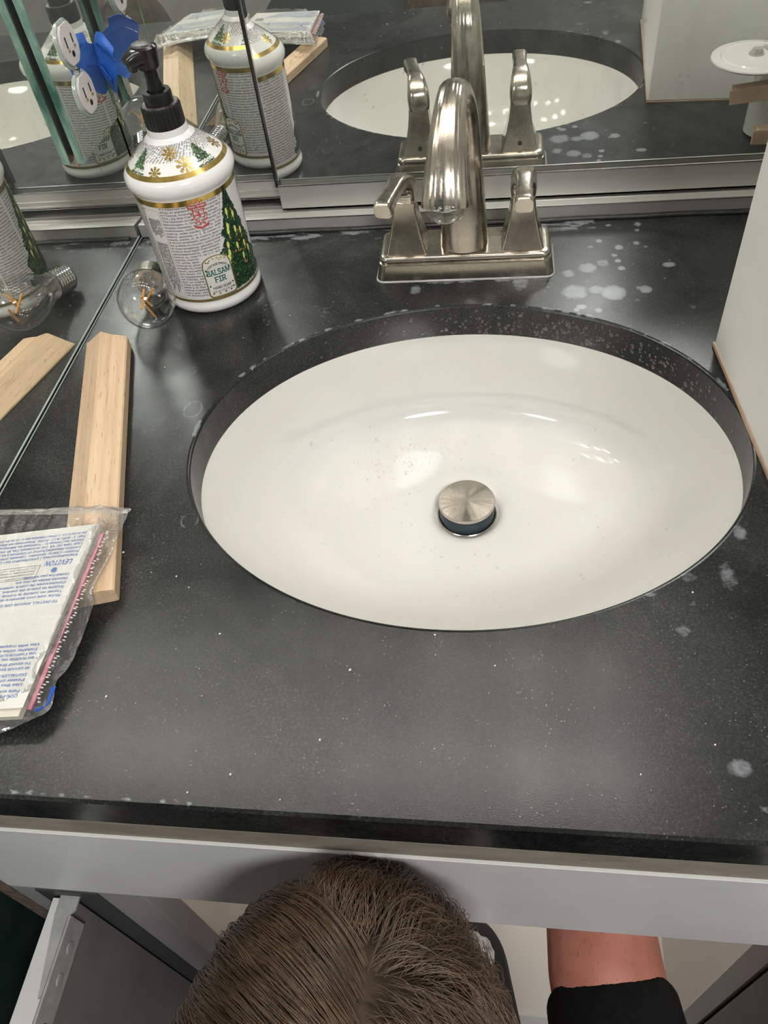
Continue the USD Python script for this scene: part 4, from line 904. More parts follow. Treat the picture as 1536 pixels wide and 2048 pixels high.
# the film round it
outl = A3((-0.3320, -0.3985, 0.0285), (-0.3000, -0.3950, 0.0280), (-0.2604, -0.3925, 0.0262), (-0.2176, -0.3880, 0.0225), (-0.2150, -0.3906, 0.0210), (-0.2189, -0.4083, 0.0160), (-0.2184, -0.4235, 0.0150), (-0.2205, -0.4413, 0.0120), (-0.2207, -0.4746, 0.0080), (-0.2220, -0.4985, 0.0070), (-0.2268, -0.5089, 0.0060), (-0.2248, -0.5195, 0.0056), (-0.2258, -0.5276, 0.0046), (-0.2348, -0.5332, 0.0036), (-0.2504, -0.5415, 0.0026), (-0.2800, -0.5560, 0.0020), (-0.3100, -0.5620, 0.0020), (-0.3325, -0.5640, 0.0020))
NO = 220
oc = resample(outl, NO)
cx_ = on_card(0.45, 0.5)
rings = []
for k, (s_, zz) in enumerate([(x_, 0.0) for x_ in (1.0, 0.988, 0.976, 0.964, 0.952, 0.940, 0.928, 0.916, 0.904, 0.892, 0.88, 0.6, 0.3, 0.02)]):
    p = cx_[:2] + (oc[:, :2] - cx_[:2]) * s_
    # height of the insert's plane under each point
    zc = q0[2] + ((q1 - q0)[2] / (q1 - q0)[0] * 0) * p[:, 0] - (nrm[0] * (p[:, 0] - q0[0]) + nrm[1] * (p[:, 1] - q0[1])) / nrm[2]
    b_ = np.clip((1 - s_) / 0.12, 0, 1); b_ = b_ * b_ * (3 - 2 * b_)
    z = oc[:, 2] * (1 - b_) + (zc + 0.0022) * b_
    fold = 1 - np.abs(2 * meshkit.fbm(np.c_[p * 110, np.full(len(p), 0.7)], 3, 21) - 1) ** 0.7      # sharp creases
    wr = (meshkit.fbm(np.c_[p * 170, np.full(len(p), 0.3)], 4, 23) - 0.5) * (0.0012 if s_ < 0.82 else 0.0075 if s_ < 0.995 else 0.002) + (0.0035 * (fold - 0.6) if 0.82 < s_ < 0.995 else 0)
    n_, s2_ = (p - L0[:2]) @ wn[:2], (p - L0[:2]) @ wd[:2]
    on_wood = (n_ > -0.004) & (n_ < 0.044) & (s2_ < 0.297)
    rings.append(np.c_[p, np.maximum(z + wr, np.where(on_wood, 0.0160, 0.0012))])
fv, ff = loft(rings, cap=False, closed=True)
part(t, "film_panel", (fv[10 * NO:], ff[ff.min(1) >= 10 * NO] - 10 * NO), "film_flat", "clear film over the insert", smooth=60)
part(t, "film", (fv[:11 * NO], ff[ff.max(1) < 11 * NO]), "film", "crinkled clear plastic margin", smooth=60)
sb = []
for k in range(58):
    p = on_card(1.052 + 0.006 * math.sin(k * 0.9), 0.04 + k * 0.0162, -0.0035 + 0.0012 * math.sin(k * 2.3))
    b_ = trimesh.creation.icosphere(1, 1.0)
    b_.apply_transform(np.diag([0.0011, 0.00045, 0.0008, 1.0])); b_.apply_translation(p); sb.append(b_)
part(t, "seam", cat_(*sb), "outlet_white", "beaded heat seam along the edge of the packet", smooth=True, kind="stuff")
part(t, "seal_strip", loft([oc[3:48] + [0, 0.0, 0.0010], oc[3:48] + [0, -0.0040, 0.0030], oc[3:48] + [0, -0.0060, 0.0022]], cap=False, closed=False), "film", "crimped end seal of the packet", smooth=True)
part(t, "blue_mark", cat_(poly(Polygon([(-0.2250, -0.5130), (-0.2272, -0.5138), (-0.2268, -0.5262), (-0.2252, -0.5245)]), 0.0072, 0.0076), poly(Polygon([(-0.2262, -0.5268), (-0.2300, -0.5300), (-0.2362, -0.5270), (-0.2375, -0.5240), (-0.2350, -0.5245), (-0.2310, -0.5275)]), 0.0082, 0.0086)), "bright_blue", "blue print on the corner of the packet", smooth=False)

# ------------------------------------------------------------------ white carton on the right, and what stands behind it
bd = A3(0.0810, -0.9967, 0); bd /= np.linalg.norm(bd); bs = A3(-bd[1], bd[0], 0)       # along its left face towards the room; to the right along its back
c0 = A3(0.1951, -0.1975, 0)
t = thing("white_carton", "tall plain white cardboard carton standing on the right of the basin", "cardboard box", (0.33, -0.33, 0))
def bxf(x0, x1, y0, y1, z0, z1, ch=0.0):
    return frame(bx(x0, x1, y0, y1, z0, z1, ch), c0, bs, bd, (0, 0, 1))
part(t, "body", bxf(0.0008, 0.235, 0.0008, 0.25, 0.0010, 0.36, 0.0012), "card_white", smooth=20)
part(t, "bottom_edge", cat_(bxf(-0.0003, 0.0010, 0.0, 0.25, 0.0, 0.0032), bxf(0.0, 0.235, 0.0, 0.0012, 0.0, 0.0012)), "card_brown", "torn brown edge of corrugated card along the foot", smooth=False)
part(t, "flap", bxf(0.0006, 0.235, 0.0006, 0.25, 0.36, 0.3622), "card_white")
t = thing("white_bottle", "small white plastic bottle with a barcode behind the carton, seen in the mirror", "bottle", (0.305, -0.110, 0))
part(t, "body", lathe([(0.020, 0), (0.0225, 0.002), (0.0225, 0.058), (0.0200, 0.064), (0.012, 0.066), (0.011, 0.0715)], 48, (0.305, -0.110, 0)), "white_plastic")
bc = []
for k in range(18):
    a0 = math.radians(62 + k * 3.0); w_ = 0.012 + 0.02 * ((k * 5) % 3) / 2
    bc.append(loft([[A3(0.305 + 0.0227 * math.cos(a_), -0.110 + 0.0227 * math.sin(a_), z) for z in (0.030, 0.048)] for a_ in (a0, a0 + w_)], cap=False, closed=False))
part(t, "barcode", cat_(*bc), "ink", "black barcode", smooth=False)
DC = A3(0.2765, -0.104, 0.0775)
t = thing("canopy_plate", "round white metal canopy plate with a small bolt balanced on the bottle behind the carton", "canopy plate", (DC[0], DC[1], 0.072))
part(t, "disc", lathe([(0.030, -0.0045), (0.0385, -0.0040), (0.0415, -0.0020), (0.0410, -0.0008), (0.0330, 0.0002), (0.0315, -0.0008), (0.0300, 0.0004), (0.001, 0.0012)], 64, DC), "white_plastic")
part(t, "bolt", cat_(lathe([(0.0056, 0.000), (0.0056, 0.004), (0.0048, 0.0062), (0.001, 0.0064)], 6, DC), lathe([(0.0075, 0.0008), (0.0070, 0.0022)], 24, DC)), "aluminium", "small metal bolt")
part(t, "bracket", frame(bx(-0.002, 0.030, -0.004, 0.004, 0.001, 0.0028), DC + A3(0.012, -0.012, 0), A3(0.94, -0.34, 0), A3(0.34, 0.94, 0), (0, 0, 1)), "aluminium")
def strip(name, p, q_, label):
    d = (q_ - p); L = np.linalg.norm(d); d /= L; s_ = np.cross([0, 0, 1], d); s_ /= np.linalg.norm(s_)
    tt = thing(name, label, "cardboard strip", ((p + q_) / 2 * [1, 1, 0] + [0, 0, p[2]]))
    part(tt, "outer_leg", frame(bx(0, L, -0.0018, 0.0018, 0.0, 0.0135, 0.0004), p, d, s_, np.cross(d, s_)), "card_brown")
    part(tt, "top_leg", frame(bx(0.002, L, -0.0105, 0.0016, 0.0115, 0.0145, 0.0004), p, d, s_, np.cross(d, s_)), "card_brown")
strip("cardboard_angle", A3(0.2545, -0.0790, 0.0425), A3(0.345, -0.0610, 0.058), "upper folded cardboard corner strip leaning on the white bottle behind the carton")
strip("cardboard_angle", A3(0.2800, -0.0660, 0.0080), A3(0.345, -0.0640, 0.0080), "lower folded cardboard corner strip at the foot of the white bottle behind the carton")

# ------------------------------------------------------------------ vanity cabinet below the counter
t = thing("vanity_cabinet", "grey-painted vanity cabinet with a plain apron and both doors open", "vanity cabinet", (0.0, -0.30, -H))
OX0, OX1, FYC = -0.2165, 0.214, -0.5780
part(t, "subtop_strip", bx(-0.3330, 0.62, -0.5766, -0.555, -0.0508, -CT - 0.0006), "plywood", "raw plywood edge under the stone", smooth=False)
part(t, "apron", bx(-0.3190, 0.62, FYC - 0.0002, -0.5600, -0.1765, -0.0512, 0.0010), "painted", "grey-painted apron rail", smooth=20)
part(t, "apron_edge", bx(-0.3190, 0.62, FYC - 0.0005, -0.5735, -0.0524, -0.0508, 0.0004), "painted_edge", "top edge of the apron, coloured pale for caught light", smooth=False)  # light caught along the apron top is put into this colour
part(t, "stile", bx(-0.3190, OX0, FYC, -0.5590, -H + 0.10, -0.1760, 0.001), "painted_half_shaded", smooth=20)
part(t, "stile", bx(OX1, OX1 + 0.045, FYC, -0.5590, -H + 0.10, -0.1760, 0.001), "painted_half_shaded", smooth=20)
part(t, "stile_face", bx(-0.2985, -0.2505, FYC - 0.0012, FYC + 0.0002, -H + 0.10, -0.1780), "dark_stile", "thin dark strip on the face of the left stile", smooth=False)  # dark strip laid over the left stile
part(t, "filler", bx(-0.3330, -0.3188, FYC - 0.0005, -0.5600, -H, -0.150), "brown_filler", "rough brown filler strip against the wall", smooth=False)
part(t, "side_panel", bx(-0.3190, -0.3010, -0.5590, -0.010, -H + 0.02, -0.05), "cab_in")
part(t, "side_panel", bx(OX1 + 0.030, OX1 + 0.046, -0.5590, -0.010, -H + 0.02, -0.05), "cab_in")
part(t, "back_panel", bx(-0.3010, OX1 + 0.030, -0.0250, -0.0120, -H + 0.02, -0.05), "cab_in")
part(t, "cabinet_floor", bx(-0.3010, OX1 + 0.030, -0.5590, -0.0250, -0.775, -0.760), "cab_in")
part(t, "bottom_rail", bx(-0.3190, OX1 + 0.045, FYC, -0.5400, -H + 0.02, -0.7560, 0.001), "painted")
part(t, "drawer_front", bx(OX1 + 0.050, 0.615, FYC - 0.018, -0.560, -0.47, -0.182, 0.002), "painted")
part(t, "drawer_front", bx(OX1 + 0.050, 0.615, FYC - 0.018, -0.560, -0.79, -0.475, 0.002), "painted")
part(t, "right_side", bx(0.60, 0.618, -0.560, -0.010, -H, -0.05), "painted")
part(t, "toe_board", bx(-0.3190, 0.60, -0.50, -0.485, -H, -0.7765), "dark_stile")
def leaf(hx, hy, ang, L, side, label):
    """A door leaf hung at (hx, hy), swung to the angle ang; side gives the inner face."""
    d = A3(math.cos(ang), math.sin(ang), 0); n_ = A3(-d[1], d[0], 0) * side
    o = A3(hx, hy, 0)
    dd = part(t, "door", frame(bx(0.0, L, 0.0, 0.0180, -0.770, -0.1900, 0.0012), o, d, n_, (0, 0, 1)), "painted_shaded", label, smooth=20)
    part(dd, "top_edge", frame(bx(0.001, L - 0.001, 0.0012, 0.0168, -0.1904, -0.1894), o, d, n_, (0, 0, 1)), "painted_edge", "top edge of the door, coloured pale for light from above")  # light from above is put into the pale colour here
    # pivot hinge: a tapered leaf lying on the top edge and a screwed flange down the inner face
    part(dd, "hinge", cat_(frame(poly(Polygon([(-0.012, -0.0040), (0.008, -0.0040), (0.013, 0.0000), (0.062, 0.0000), (0.064, 0.0020), (0.012, 0.0105), (-0.012, 0.0110)]), -0.1892, -0.1872), o, d, n_, (0, 0, 1)),
                                frame(bx(0.012, 0.090, -0.0022, -0.0005, -0.212, -0.1872), o, d, n_, (0, 0, 1))), "hinge_paint", "painted-over pivot hinge")
    part(dd, "pivot", frame(lathe([(0.0050, -0.1878), (0.0052, -0.1850), (0.0038, -0.1832), (0.0008, -0.1826)], 20, (-0.0065, 0.0060, 0)), o, d, n_, (0, 0, 1)), "hinge_paint")
    for s_ in (0.030, 0.050, 0.080):
        part(dd, "screw", frame(cat_(lathe([(0.0042, 0), (0.0040, 0.0006), (0.0010, 0.0008)], 16, (s_, -0.0022, -0.2010), (0, -1, 0))), o, d, n_, (0, 0, 1)), "dark_hole" if s_ > 0.06 else "hinge_paint")
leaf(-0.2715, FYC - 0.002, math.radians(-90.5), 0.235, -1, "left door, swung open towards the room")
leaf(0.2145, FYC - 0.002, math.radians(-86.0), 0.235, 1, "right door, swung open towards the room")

t = thing("work_light", "added unseen round lamp that brightens the inside of the vanity cabinet", "fill lamp", (0.13, -0.03, -0.27))  # unseen lamp added to brighten the cabinet interior
_n = A3(0, -0.75, -0.66)
part(t, "housing", lathe([(0.044, -0.004), (0.046, 0.0), (0.046, 0.016), (0.040, 0.020)], 40, (0.13, -0.064, -0.25), _n), "black_plastic")
part(t, "lens", lathe([(0.0385, 0.0195), (0.030, 0.0215), (0.001, 0.0225)], 40, (0.13, -0.064, -0.25), _n), "fill_on")

# plumbing inside the cabinet
t = thing("drain_pipe", "white plastic drain pipe under the basin inside the vanity cabinet", "drain pipe", (DR[0], DR[1], -0.50))
part(t, "tailpiece", lathe([(0.019, -0.168), (0.019, -0.40)], 32, (DR[0], DR[1], 0)), "white_plastic")
pth = [(DR[0], DR[1], -0.39), (DR[0], DR[1], -0.45), (DR[0], DR[1] + 0.03, -0.49), (DR[0], DR[1] + 0.07, -0.47), (DR[0], DR[1] + 0.09, -0.42), (DR[0], DR[1] + 0.13, -0.39), (DR[0], -0.03, -0.39)]
c = resample(pth, 40)
part(t, "trap", sweep(c, [0.021] * 40, [0.021] * 40, 20), "white_plastic")
part(t, "nut", lathe([(0.027, -0.40), (0.027, -0.375)], 12, (DR[0], DR[1], 0)), "white_plastic")

# ------------------------------------------------------------------ the person kneeling at the cabinet
HC_ = A3(-0.0435, -0.6860, -0.1000)              # middle of the head
def ball(p, r, n=20):
    return m3.Manifold.sphere(r, n).translate([float(x) for x in p])
def bones(lst, refine, taubin=12):
    body = None
    for p, r, q_, s_ in lst:
        h = m3.Manifold.batch_hull([ball(p, r), ball(q_, s_)])
        body = h if body is None else body + h
    m = body.refine_to_length(refine).to_mesh()
    tm = trimesh.Trimesh(m.vert_properties[:, :3], m.tri_verts, process=True)
    trimesh.smoothing.filter_taubin(tm, lamb=0.5, nu=0.53, iterations=taubin)
    return tm


def hand_bones(wrist, d, n_, side, curl=0.5):
    """A loosely closed hand: d points along the fingers, n_ out of the back of the hand."""
    d = d / np.linalg.norm(d); n_ = n_ - d * (n_ @ d); n_ /= np.linalg.norm(n_); s_ = np.cross(d, n_) * side
    out = []
    k0 = [wrist + d * 0.085 + s_ * x for x in (0.030, 0.010, -0.010, -0.028)]
    for k in k0:
        out.append((wrist + d * 0.01 + (k - wrist - d * 0.085) * 0.5, 0.016, k, 0.0115))
    for k, L, r in zip(k0, (0.042, 0.047, 0.044, 0.034), (0.0092, 0.0095, 0.0090, 0.0080)):
        p, a = k, 0.25
        for i, f_ in enumerate((1.0, 0.66, 0.52)):
            a += curl * (0.9, 1.0, 0.7)[i]
            q_ = p + (d * math.cos(a) - n_ * math.sin(a)) * L * f_
            out.append((p, r * (1.0 - 0.08 * i), q_, r * (0.92 - 0.08 * i)))
            p = q_
    b = wrist + d * 0.03 + s_ * 0.024
    p = b + (d * 0.5 + s_ * 0.75 - n_ * 0.35) * 0.040
    out += [(wrist + d * 0.015, 0.015, b, 0.014), (b, 0.0125, p, 0.0108), (p, 0.0105, p + (d * 0.9 + s_ * 0.05 - n_ * 0.45) * 0.030, 0.0085)]
    return out


hd = lambda x, y, z: HC_ + A3(x, y, z)
shR, elR, wrR = A3(0.135, -0.800, -0.285), A3(0.1080, -0.535, -0.262), A3(0.060, -0.345, -0.285)
shL, elL, wrL = A3(-0.215, -0.815, -0.320), A3(-0.150, -0.640, -0.520), A3(-0.060, -0.420, -0.480)
neck = A3(-0.042, -0.755, -0.225)
slv0 = shR + (elR - shR) * 0.74
sk = [(hd(0, -0.022, 0.025), 0.078, hd(0, 0.012, 0.022), 0.074), (hd(0, 0.0, 0.0), 0.070, hd(0, 0.030, -0.045), 0.058), (hd(0, 0.03, -0.05), 0.054, hd(0, 0.050, -0.098), 0.026),
      (hd(-0.03, 0.02, -0.06), 0.036, hd(0, 0.045, -0.09), 0.028), (hd(0.03, 0.02, -0.06), 0.036, hd(0, 0.045, -0.09), 0.028),
      (hd(0, 0.084, -0.018), 0.009, hd(0, 0.099, -0.047), 0.0125), (hd(-0.010, 0.088, -0.050), 0.008, hd(0.010, 0.088, -0.050), 0.008),
      (hd(-0.018, 0.076, -0.074), 0.008, hd(0.018, 0.076, -0.074), 0.008), (hd(-0.016, 0.075, -0.082), 0.008, hd(0.016, 0.075, -0.082), 0.008),
      (hd(-0.042, 0.066, 0.002), 0.012, hd(0.042, 0.066, 0.002), 0.012), (hd(-0.045, 0.055, -0.038), 0.018, hd(-0.040, 0.060, -0.035), 0.018), (hd(0.045, 0.055, -0.038), 0.018, hd(0.040, 0.060, -0.035), 0.018),
      (hd(-0.073, -0.012, -0.002), 0.011, hd(-0.075, -0.008, -0.030), 0.009), (hd(0.073, -0.012, -0.002), 0.011, hd(0.075, -0.008, -0.030), 0.009),
      (hd(0, -0.025, -0.04), 0.056, neck, 0.056), (neck, 0.058, A3(-0.042, -0.800, -0.300), 0.075),
      (A3(-0.042, -0.800, -0.300), 0.075, shR, 0.050), (A3(-0.042, -0.800, -0.300), 0.075, shL, 0.050),
      (shR, 0.034, slv0, 0.035), (slv0, 0.0385, elR + A3(0.004, -0.055, -0.004), 0.0420), (elR + A3(0.004, -0.055, -0.004), 0.0420, elR, 0.0390), (elR, 0.0390, elR + (wrR - elR) * 0.3, 0.0385), (elR + (wrR - elR) * 0.3, 0.0385, wrR, 0.0255),
      (shL, 0.050, elL, 0.040), (elL, 0.040, elL + (wrL - elL) * 0.3, 0.038), (elL + (wrL - elL) * 0.3, 0.038, wrL, 0.0255)]
sk += hand_bones(wrR, A3(-0.35, 0.75, 0.25), A3(0.4, 0.1, 0.9), 1) + hand_bones(wrL, A3(0.4, 0.85, 0.25), A3(-0.2, 0.1, 0.9), -1)
per = thing("person", "person with brown hair in a black T-shirt kneeling head down against the cabinet apron", "person", (-0.05, -0.85, -H))
part(per, "body", bones(sk, 0.006, 14), "skin", smooth=True)
for sx in (-0.030, 0.030):
    e = trimesh.creation.icosphere(2, 0.0125); e.apply_translation(hd(sx, 0.0735, -0.018))
    part(per, "eye", e, "eye", smooth=True)
    e = trimesh.creation.icosphere(2, 0.0062); e.apply_translation(hd(sx, 0.0815, -0.0185))
    part(per, "iris", e, "scalp", smooth=True)
ch, wa, hp = A3(-0.045, -0.815, -0.375), A3(-0.040, -0.865, -0.560), A3(-0.035, -0.880, -0.680)
off = lambda p, x, y=0.0, z=0.0: p + A3(x, y, z)
slv = shR + (elR - shR) * 0.57
shirt = [(off(ch, -0.095), 0.110, off(ch, 0.095), 0.110), (off(ch, -0.095), 0.110, off(wa, -0.070), 0.105), (off(ch, 0.110), 0.112, off(wa, 0.090), 0.110), (off(ch, 0), 0.12, off(wa, 0), 0.12), (off(wa, -0.07), 0.105, off(hp, -0.07), 0.112), (off(wa, 0.07), 0.105, off(hp, 0.07), 0.112),
         (A3(-0.042, -0.790, -0.285), 0.076, A3(-0.042, -0.806, -0.318), 0.086), (A3(-0.042, -0.806, -0.318), 0.080, shR, 0.060), (A3(-0.042, -0.806, -0.318), 0.080, shL, 0.060), (off(ch, 0.09), 0.09, shR, 0.057), (off(ch, -0.09), 0.09, shL, 0.057),
         (shR, 0.0580, shR + (elR - shR) * 0.62, 0.0505), (shL, 0.0575, shL + (elL - shL) * 0.6, 0.052)]
sm = bones(shirt, 0.010, 16)
# a true sleeve end: cut the cloth square to the arm and turn it in
part(per, "t_shirt", sm, "black_cloth", "black short-sleeved T-shirt", smooth=True)
ad = (elR - shR) / np.linalg.norm(elR - shR)
part(per, "sleeve_cuff", lathe([(0.0466, -0.040), (0.0474, -0.006), (0.0470, 0.0125), (0.0462, 0.0150), (0.0444, 0.0140), (0.0425, 0.004)], 48, slv + ad * 0.034, ad + A3(0, 0, -0.42), cap=False), "black_cloth", "hem of the right sleeve", smooth=50)
knR, knL = A3(-0.020, -0.500, -0.735), A3(-0.165, -0.560, -0.775)
hiR, hiL = A3(0.040, -0.880, -0.700), A3(-0.120, -0.880, -0.700)
thighs = [(hiR, 0.100, hiL, 0.100), (hiR, 0.098, knR, 0.068), (hiL, 0.098, knL, 0.066), (knR, 0.066, A3(0.02, -0.92, -0.80), 0.050), (knL, 0.064, A3(-0.14, -0.96, -0.80), 0.050)]
part(per, "trousers", bones(thighs, 0.012, 14), "denim", "black trousers", smooth=True)
for x in (0.02, -0.14):
    part(per, "shoe", bones([(A3(x, -0.97, -0.805), 0.045, A3(x, -1.02, -0.790), 0.042), (A3(x, -1.02, -0.790), 0.040, A3(x, -1.06, -0.820), 0.034)], 0.01, 8), "shoe", "dark shoe", smooth=True)
# fleece collar standing up round the neck
ring = resample([(-0.118, -0.780, -0.238), (-0.112, -0.710, -0.246), (-0.090, -0.645, -0.250), (-0.050, -0.600, -0.250), (-0.010, -0.584, -0.225), (0.0165, -0.588, -0.203), (0.0215, -0.603, -0.198), (0.0140, -0.640, -0.198), (0.0140, -0.700, -0.205), (0.030, -0.765, -0.222), (0.018, -0.815, -0.232), (-0.02, -0.835, -0.236), (-0.07, -0.830, -0.238)], 70)
cc = ring.mean(0)
cv, cf = sweep(ring, [0.013] * 70, [0.0090] * 70, 28, 2.0, side=(0, 0, 1))
cv = cv + (meshkit.fbm(cv * 130, 4, 31)[:, None] - 0.5) * 0.012 * ((cv - cc) / np.linalg.norm(cv - cc, axis=1, keepdims=True))
part(per, "collar", (cv, cf), "fleece", "pale grey fleece collar", smooth=True)

# hair: a cap over the skull and combed strands with a parting right of the crown
SC = hd(0, -0.006, 0.024)
SA = A3(0.0790, 0.0990, 0.0840)
ico = trimesh.creation.icosphere(4, 1.0)
hv = np.array(ico.vertices)
capv = SC + hv * SA * 0.985
low = hv[:, 2] < -0.30 - 0.28 * (hv[:, 1] < -0.1) + 0.55 * np.clip(hv[:, 1], 0, 1)
keep = ~low[np.array(ico.faces)].any(1)
part(per, "hair_cap", (capv, np.array(ico.faces)[keep]), "scalp", "brown hair close to the scalp", smooth=True)
hr = np.random.default_rng(11)
NS, NH = 10, 20000
u = hr.normal(size=(NH * 3, 3)); u /= np.linalg.norm(u, axis=1, keepdims=True)
u = u[u[:, 2] >= -0.25 - 0.35 * (u[:, 1] < 0) + 0.55 * np.maximum(u[:, 1], 0)][:NH]
NH = len(u)
clump = meshkit.noise(u * [9, 15, 9] + 20)
fine = meshkit.noise(u * [26, 40, 26] + 50)
front = u[:, 1] > 0.62
left = ~front & (u[:, 0] < 0.26 - 0.10 * u[:, 1]) | front & (u[:, 0] < -0.2)
L = np.where(left, hr.uniform(0.7, 1.25, NH), hr.uniform(0.35, 0.72, NH))
lift = np.where(left, 0.040 + 0.085 * clump + 0.02 * fine, 0.06 + 0.10 * clump)
curl = np.where(left, 0.08 + 0.14 * (hr.random(NH) < 0.10), 0.42)
wob = np.where(left, 0.004, 0.014)
w0 = np.where(left, 0.00034, 0.00035)
ph = hr.random(NH) * 6.28
P_ = np.zeros((NH, NS, 3)); W_ = np.zeros((NH, NS))
for i in range(NS):
    s_ = i / (NS - 1)
    h = 1.0 + lift * (0.35 + math.sin(min(s_ * 1.25, 1.0) * math.pi * 0.75)) + wob * np.sin(s_ * 5.0 + ph) * 0.5
    P_[:, i] = SC + u * SA * h[:, None]
    W_[:, i] = w0 * (1.0 - 0.75 * s_ ** 2)
    pos = np.maximum
    fl_ = np.stack([-np.ones(NH), 0.10 + 0.55 * pos(u[:, 1], 0) + 0.45 * (1 - s_), -0.25 - 0.5 * pos(-u[:, 0], 0)], 1)
    fr_ = np.stack([0.42 + 0.25 * u[:, 0], -0.55 + 0.75 * (u[:, 1] > 0.45), -0.55 * np.ones(NH)], 1)
    ff_ = np.stack([0.10 * np.sign(u[:, 0] - 0.2), 0.9 * np.ones(NH), -0.65 * np.ones(NH)], 1)
    fl = np.where(left[:, None], fl_, np.where(front[:, None], ff_, fr_))
    fl = fl + curl[:, None] * np.stack([np.sin(ph + s_ * 4), np.cos(ph * 1.7 + s_ * 5), np.sin(ph * 2.3 + 3 * s_)], 1)
    fl -= u * (fl * u).sum(1, keepdims=True)
    u = u + fl / (np.linalg.norm(fl, axis=1, keepdims=True) + 1e-9) * (L / (NS - 1))[:, None]
    u /= np.linalg.norm(u, axis=1, keepdims=True)
pts, wid, cnt = P_.reshape(-1, 3), W_.ravel(), [NS] * NH
hc = UsdGeom.BasisCurves.Define(stage, per + "/hair")
hc.CreateTypeAttr("cubic"); hc.CreateBasisAttr("catmullRom"); hc.CreateWrapAttr("pinned")
hc.CreatePointsAttr(Vt.Vec3fArray.FromNumpy((np.array(pts) - _loc[per]).astype(np.float32)))
hc.CreateCurveVertexCountsAttr(Vt.IntArray.FromNumpy(np.array(cnt, np.int32)))
hc.CreateWidthsAttr(Vt.FloatArray.FromNumpy(np.array(wid, np.float32))); hc.SetWidthsInterpolation("vertex")
UsdShade.MaterialBindingAPI.Apply(hc.GetPrim()).Bind(M["hair"])
tag(hc.GetPrim(), "brown hair, parted and combed over to the left")

# ------------------------------------------------------------------ drops and dust
def drops(places, m, name, label, cat):
    vs, fs, n = [], [], 0
    ic = trimesh.creation.icosphere(2, 1.0)
    iv, if_ = np.array(ic.vertices), np.array(ic.faces)
    for p, nrm_, r, flat, st in places:
        nrm_ = nrm_ / np.linalg.norm(nrm_)
        a = np.cross(nrm_, [0.3, 0.8, 0.5]); a /= np.linalg.norm(a); b_ = np.cross(nrm_, a)
        vs.append(p + iv[:, :1] * a * r + iv[:, 1:2] * b_ * r * st + iv[:, 2:3] * nrm_ * r * flat); fs.append(if_ + n); n += len(iv)
    single(name, (np.vstack(vs), np.vstack(fs)), m, label, cat, smooth=True, kind="stuff")
dr = np.random.default_rng(5)
pl = []
while len(pl) < 330:                                                       # on the back wall of the cut-out
    a = dr.normal(math.radians(62), 0.42)
    if not 0.05 < a < 3.0:
        continue
    pl.append((A3(EX + EA * math.cos(a), EY + EB * math.sin(a), -0.004 - 0.024 * dr.random() ** 0.8), A3(-math.cos(a) / EA, -math.sin(a) / EB, 0.0), dr.uniform(0.0004, 0.0013) * (0.6 + dr.random()), 0.5, dr.uniform(0.8, 1.5)))
drops(pl, "clear", "water_drops", "small clear water drops on the dark back wall of the basin cut-out", "water drops")
pl = []
def bowl_at(s, a):
    z = np.interp(s, [p_[0] for p_ in pp[::-1]], [p_[1] for p_ in pp[::-1]])
    k = np.clip((-z - 0.03) / 0.115, 0, 1) ** 1.2
    w = np.clip((0.55 - s) / 0.28, 0, 1)
    a_, b_ = s * EA * (1 - w) + w * s * 0.165, s * EB * (1 - w) + w * s * 0.165
    return A3(EX + (DR[0] - EX) * k + a_ * math.cos(a), EY + (DR[1] - EY) * k + b_ * math.sin(a), z)
def bowl_n(s, a):
    p, q_, r_ = bowl_at(s, a), bowl_at(s + 0.01, a), bowl_at(s, a + 0.01)
    n_ = np.cross(q_ - p, r_ - p); return n_ / np.linalg.norm(n_) * np.sign(n_[2])
for k in range(420):
    s, a = 0.30 + 0.6 * dr.random() ** 1.3, dr.uniform(0, 2 * math.pi)
    if dr.random() < 0.45:
        s, a = dr.normal(0.50, 0.08), dr.normal(2.2, 0.35)
    s = min(max(s, 0.30), 0.93)
    pl.append((bowl_at(s, a), bowl_n(s, a), dr.uniform(0.0003, 0.0011) * (0.5 + dr.random()), 0.30, dr.uniform(0.8, 1.4)))
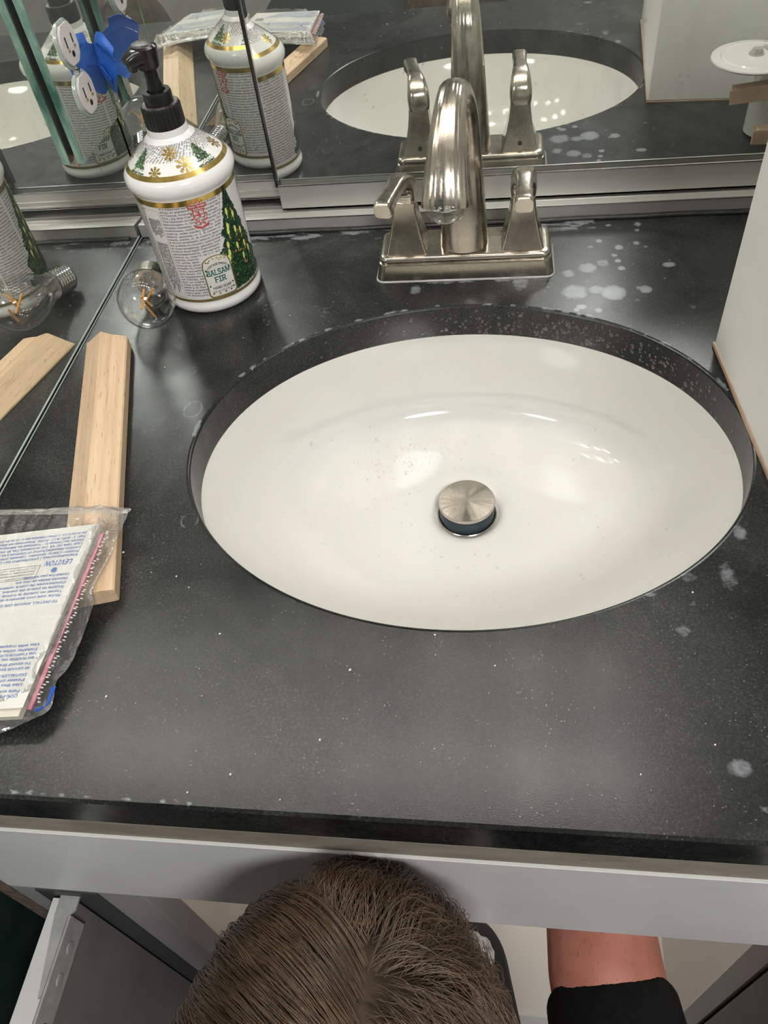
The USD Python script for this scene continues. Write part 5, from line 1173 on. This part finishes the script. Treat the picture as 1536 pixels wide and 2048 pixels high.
drops(pl, "clear", "water_drops", "tiny clear water drops scattered over the white basin floor", "water drops")
pl = []
for k in range(90):
    x = dr.uniform(-0.17, 0.30); z = 0.05 + 0.20 * dr.random()
    pl.append((A3(x, 0.0234, z), A3(0, -1, 0), dr.uniform(0.0004, 0.0012), 0.35, dr.uniform(1.0, 2.4)))
for k in range(50):
    pl.append((A3(dr.uniform(-0.31, -0.19), 0.0410, 0.05 + 0.18 * dr.random()), A3(0, -1, 0), dr.uniform(0.0005, 0.0012), 0.35, dr.uniform(1.0, 1.8)))
for k in range(70):
    pl.append((A3(MX + 0.0001, dr.uniform(-0.40, 0.02), 0.01 + 0.10 * dr.random()), A3(1, 0, 0), dr.uniform(0.0004, 0.0011), 0.35, dr.uniform(1.0, 1.8)))
drops(pl, "clear", "water_drops", "dried splashes and drops of water on the mirrors", "water drops")
DUST = [(-0.1876, -0.173), (-0.1515, -0.1428), (-0.1953, -0.4243), (-0.1772, -0.4271), (-0.1373, -0.4697), (-0.138, -0.5117), (-0.1104, -0.557), (0.1038, -0.5452), (0.1428, -0.5273), (-0.0534, -0.4914), (0.03, -0.4855), (-0.2477, -0.2112), (-0.1663, -0.4357), (-0.2203, -0.408), (-0.1701, -0.2168), (-0.0646, -0.535), (-0.1317, -0.568), (-0.0807, -0.569), (0.0729, -0.1129), (0.1673, -0.1965), (-0.196, -0.5145), (-0.0054, -0.4661), (0.1458, -0.4317)]
pl = [(A3(x, y, 0.0004), A3(0.1 * dr.normal(), 0.1 * dr.normal(), 1), dr.uniform(0.0003, 0.00065), 0.6, dr.uniform(0.8, 1.5)) for x, y in DUST]
for k in range(90):
    x, y = dr.uniform(-0.32, 0.19), dr.uniform(-0.572, -0.01)
    if math.hypot((x - EX) / EA, (y - EY) / EB) > 1.03:
        pl.append((A3(x, y, 0.0003), A3(0, 0, 1), dr.uniform(0.00015, 0.0003), 0.6, dr.uniform(0.8, 1.5)))
drops(pl, "speck", "dust_specks", "white specks of dust and grit scattered over the dark countertop", "dust")
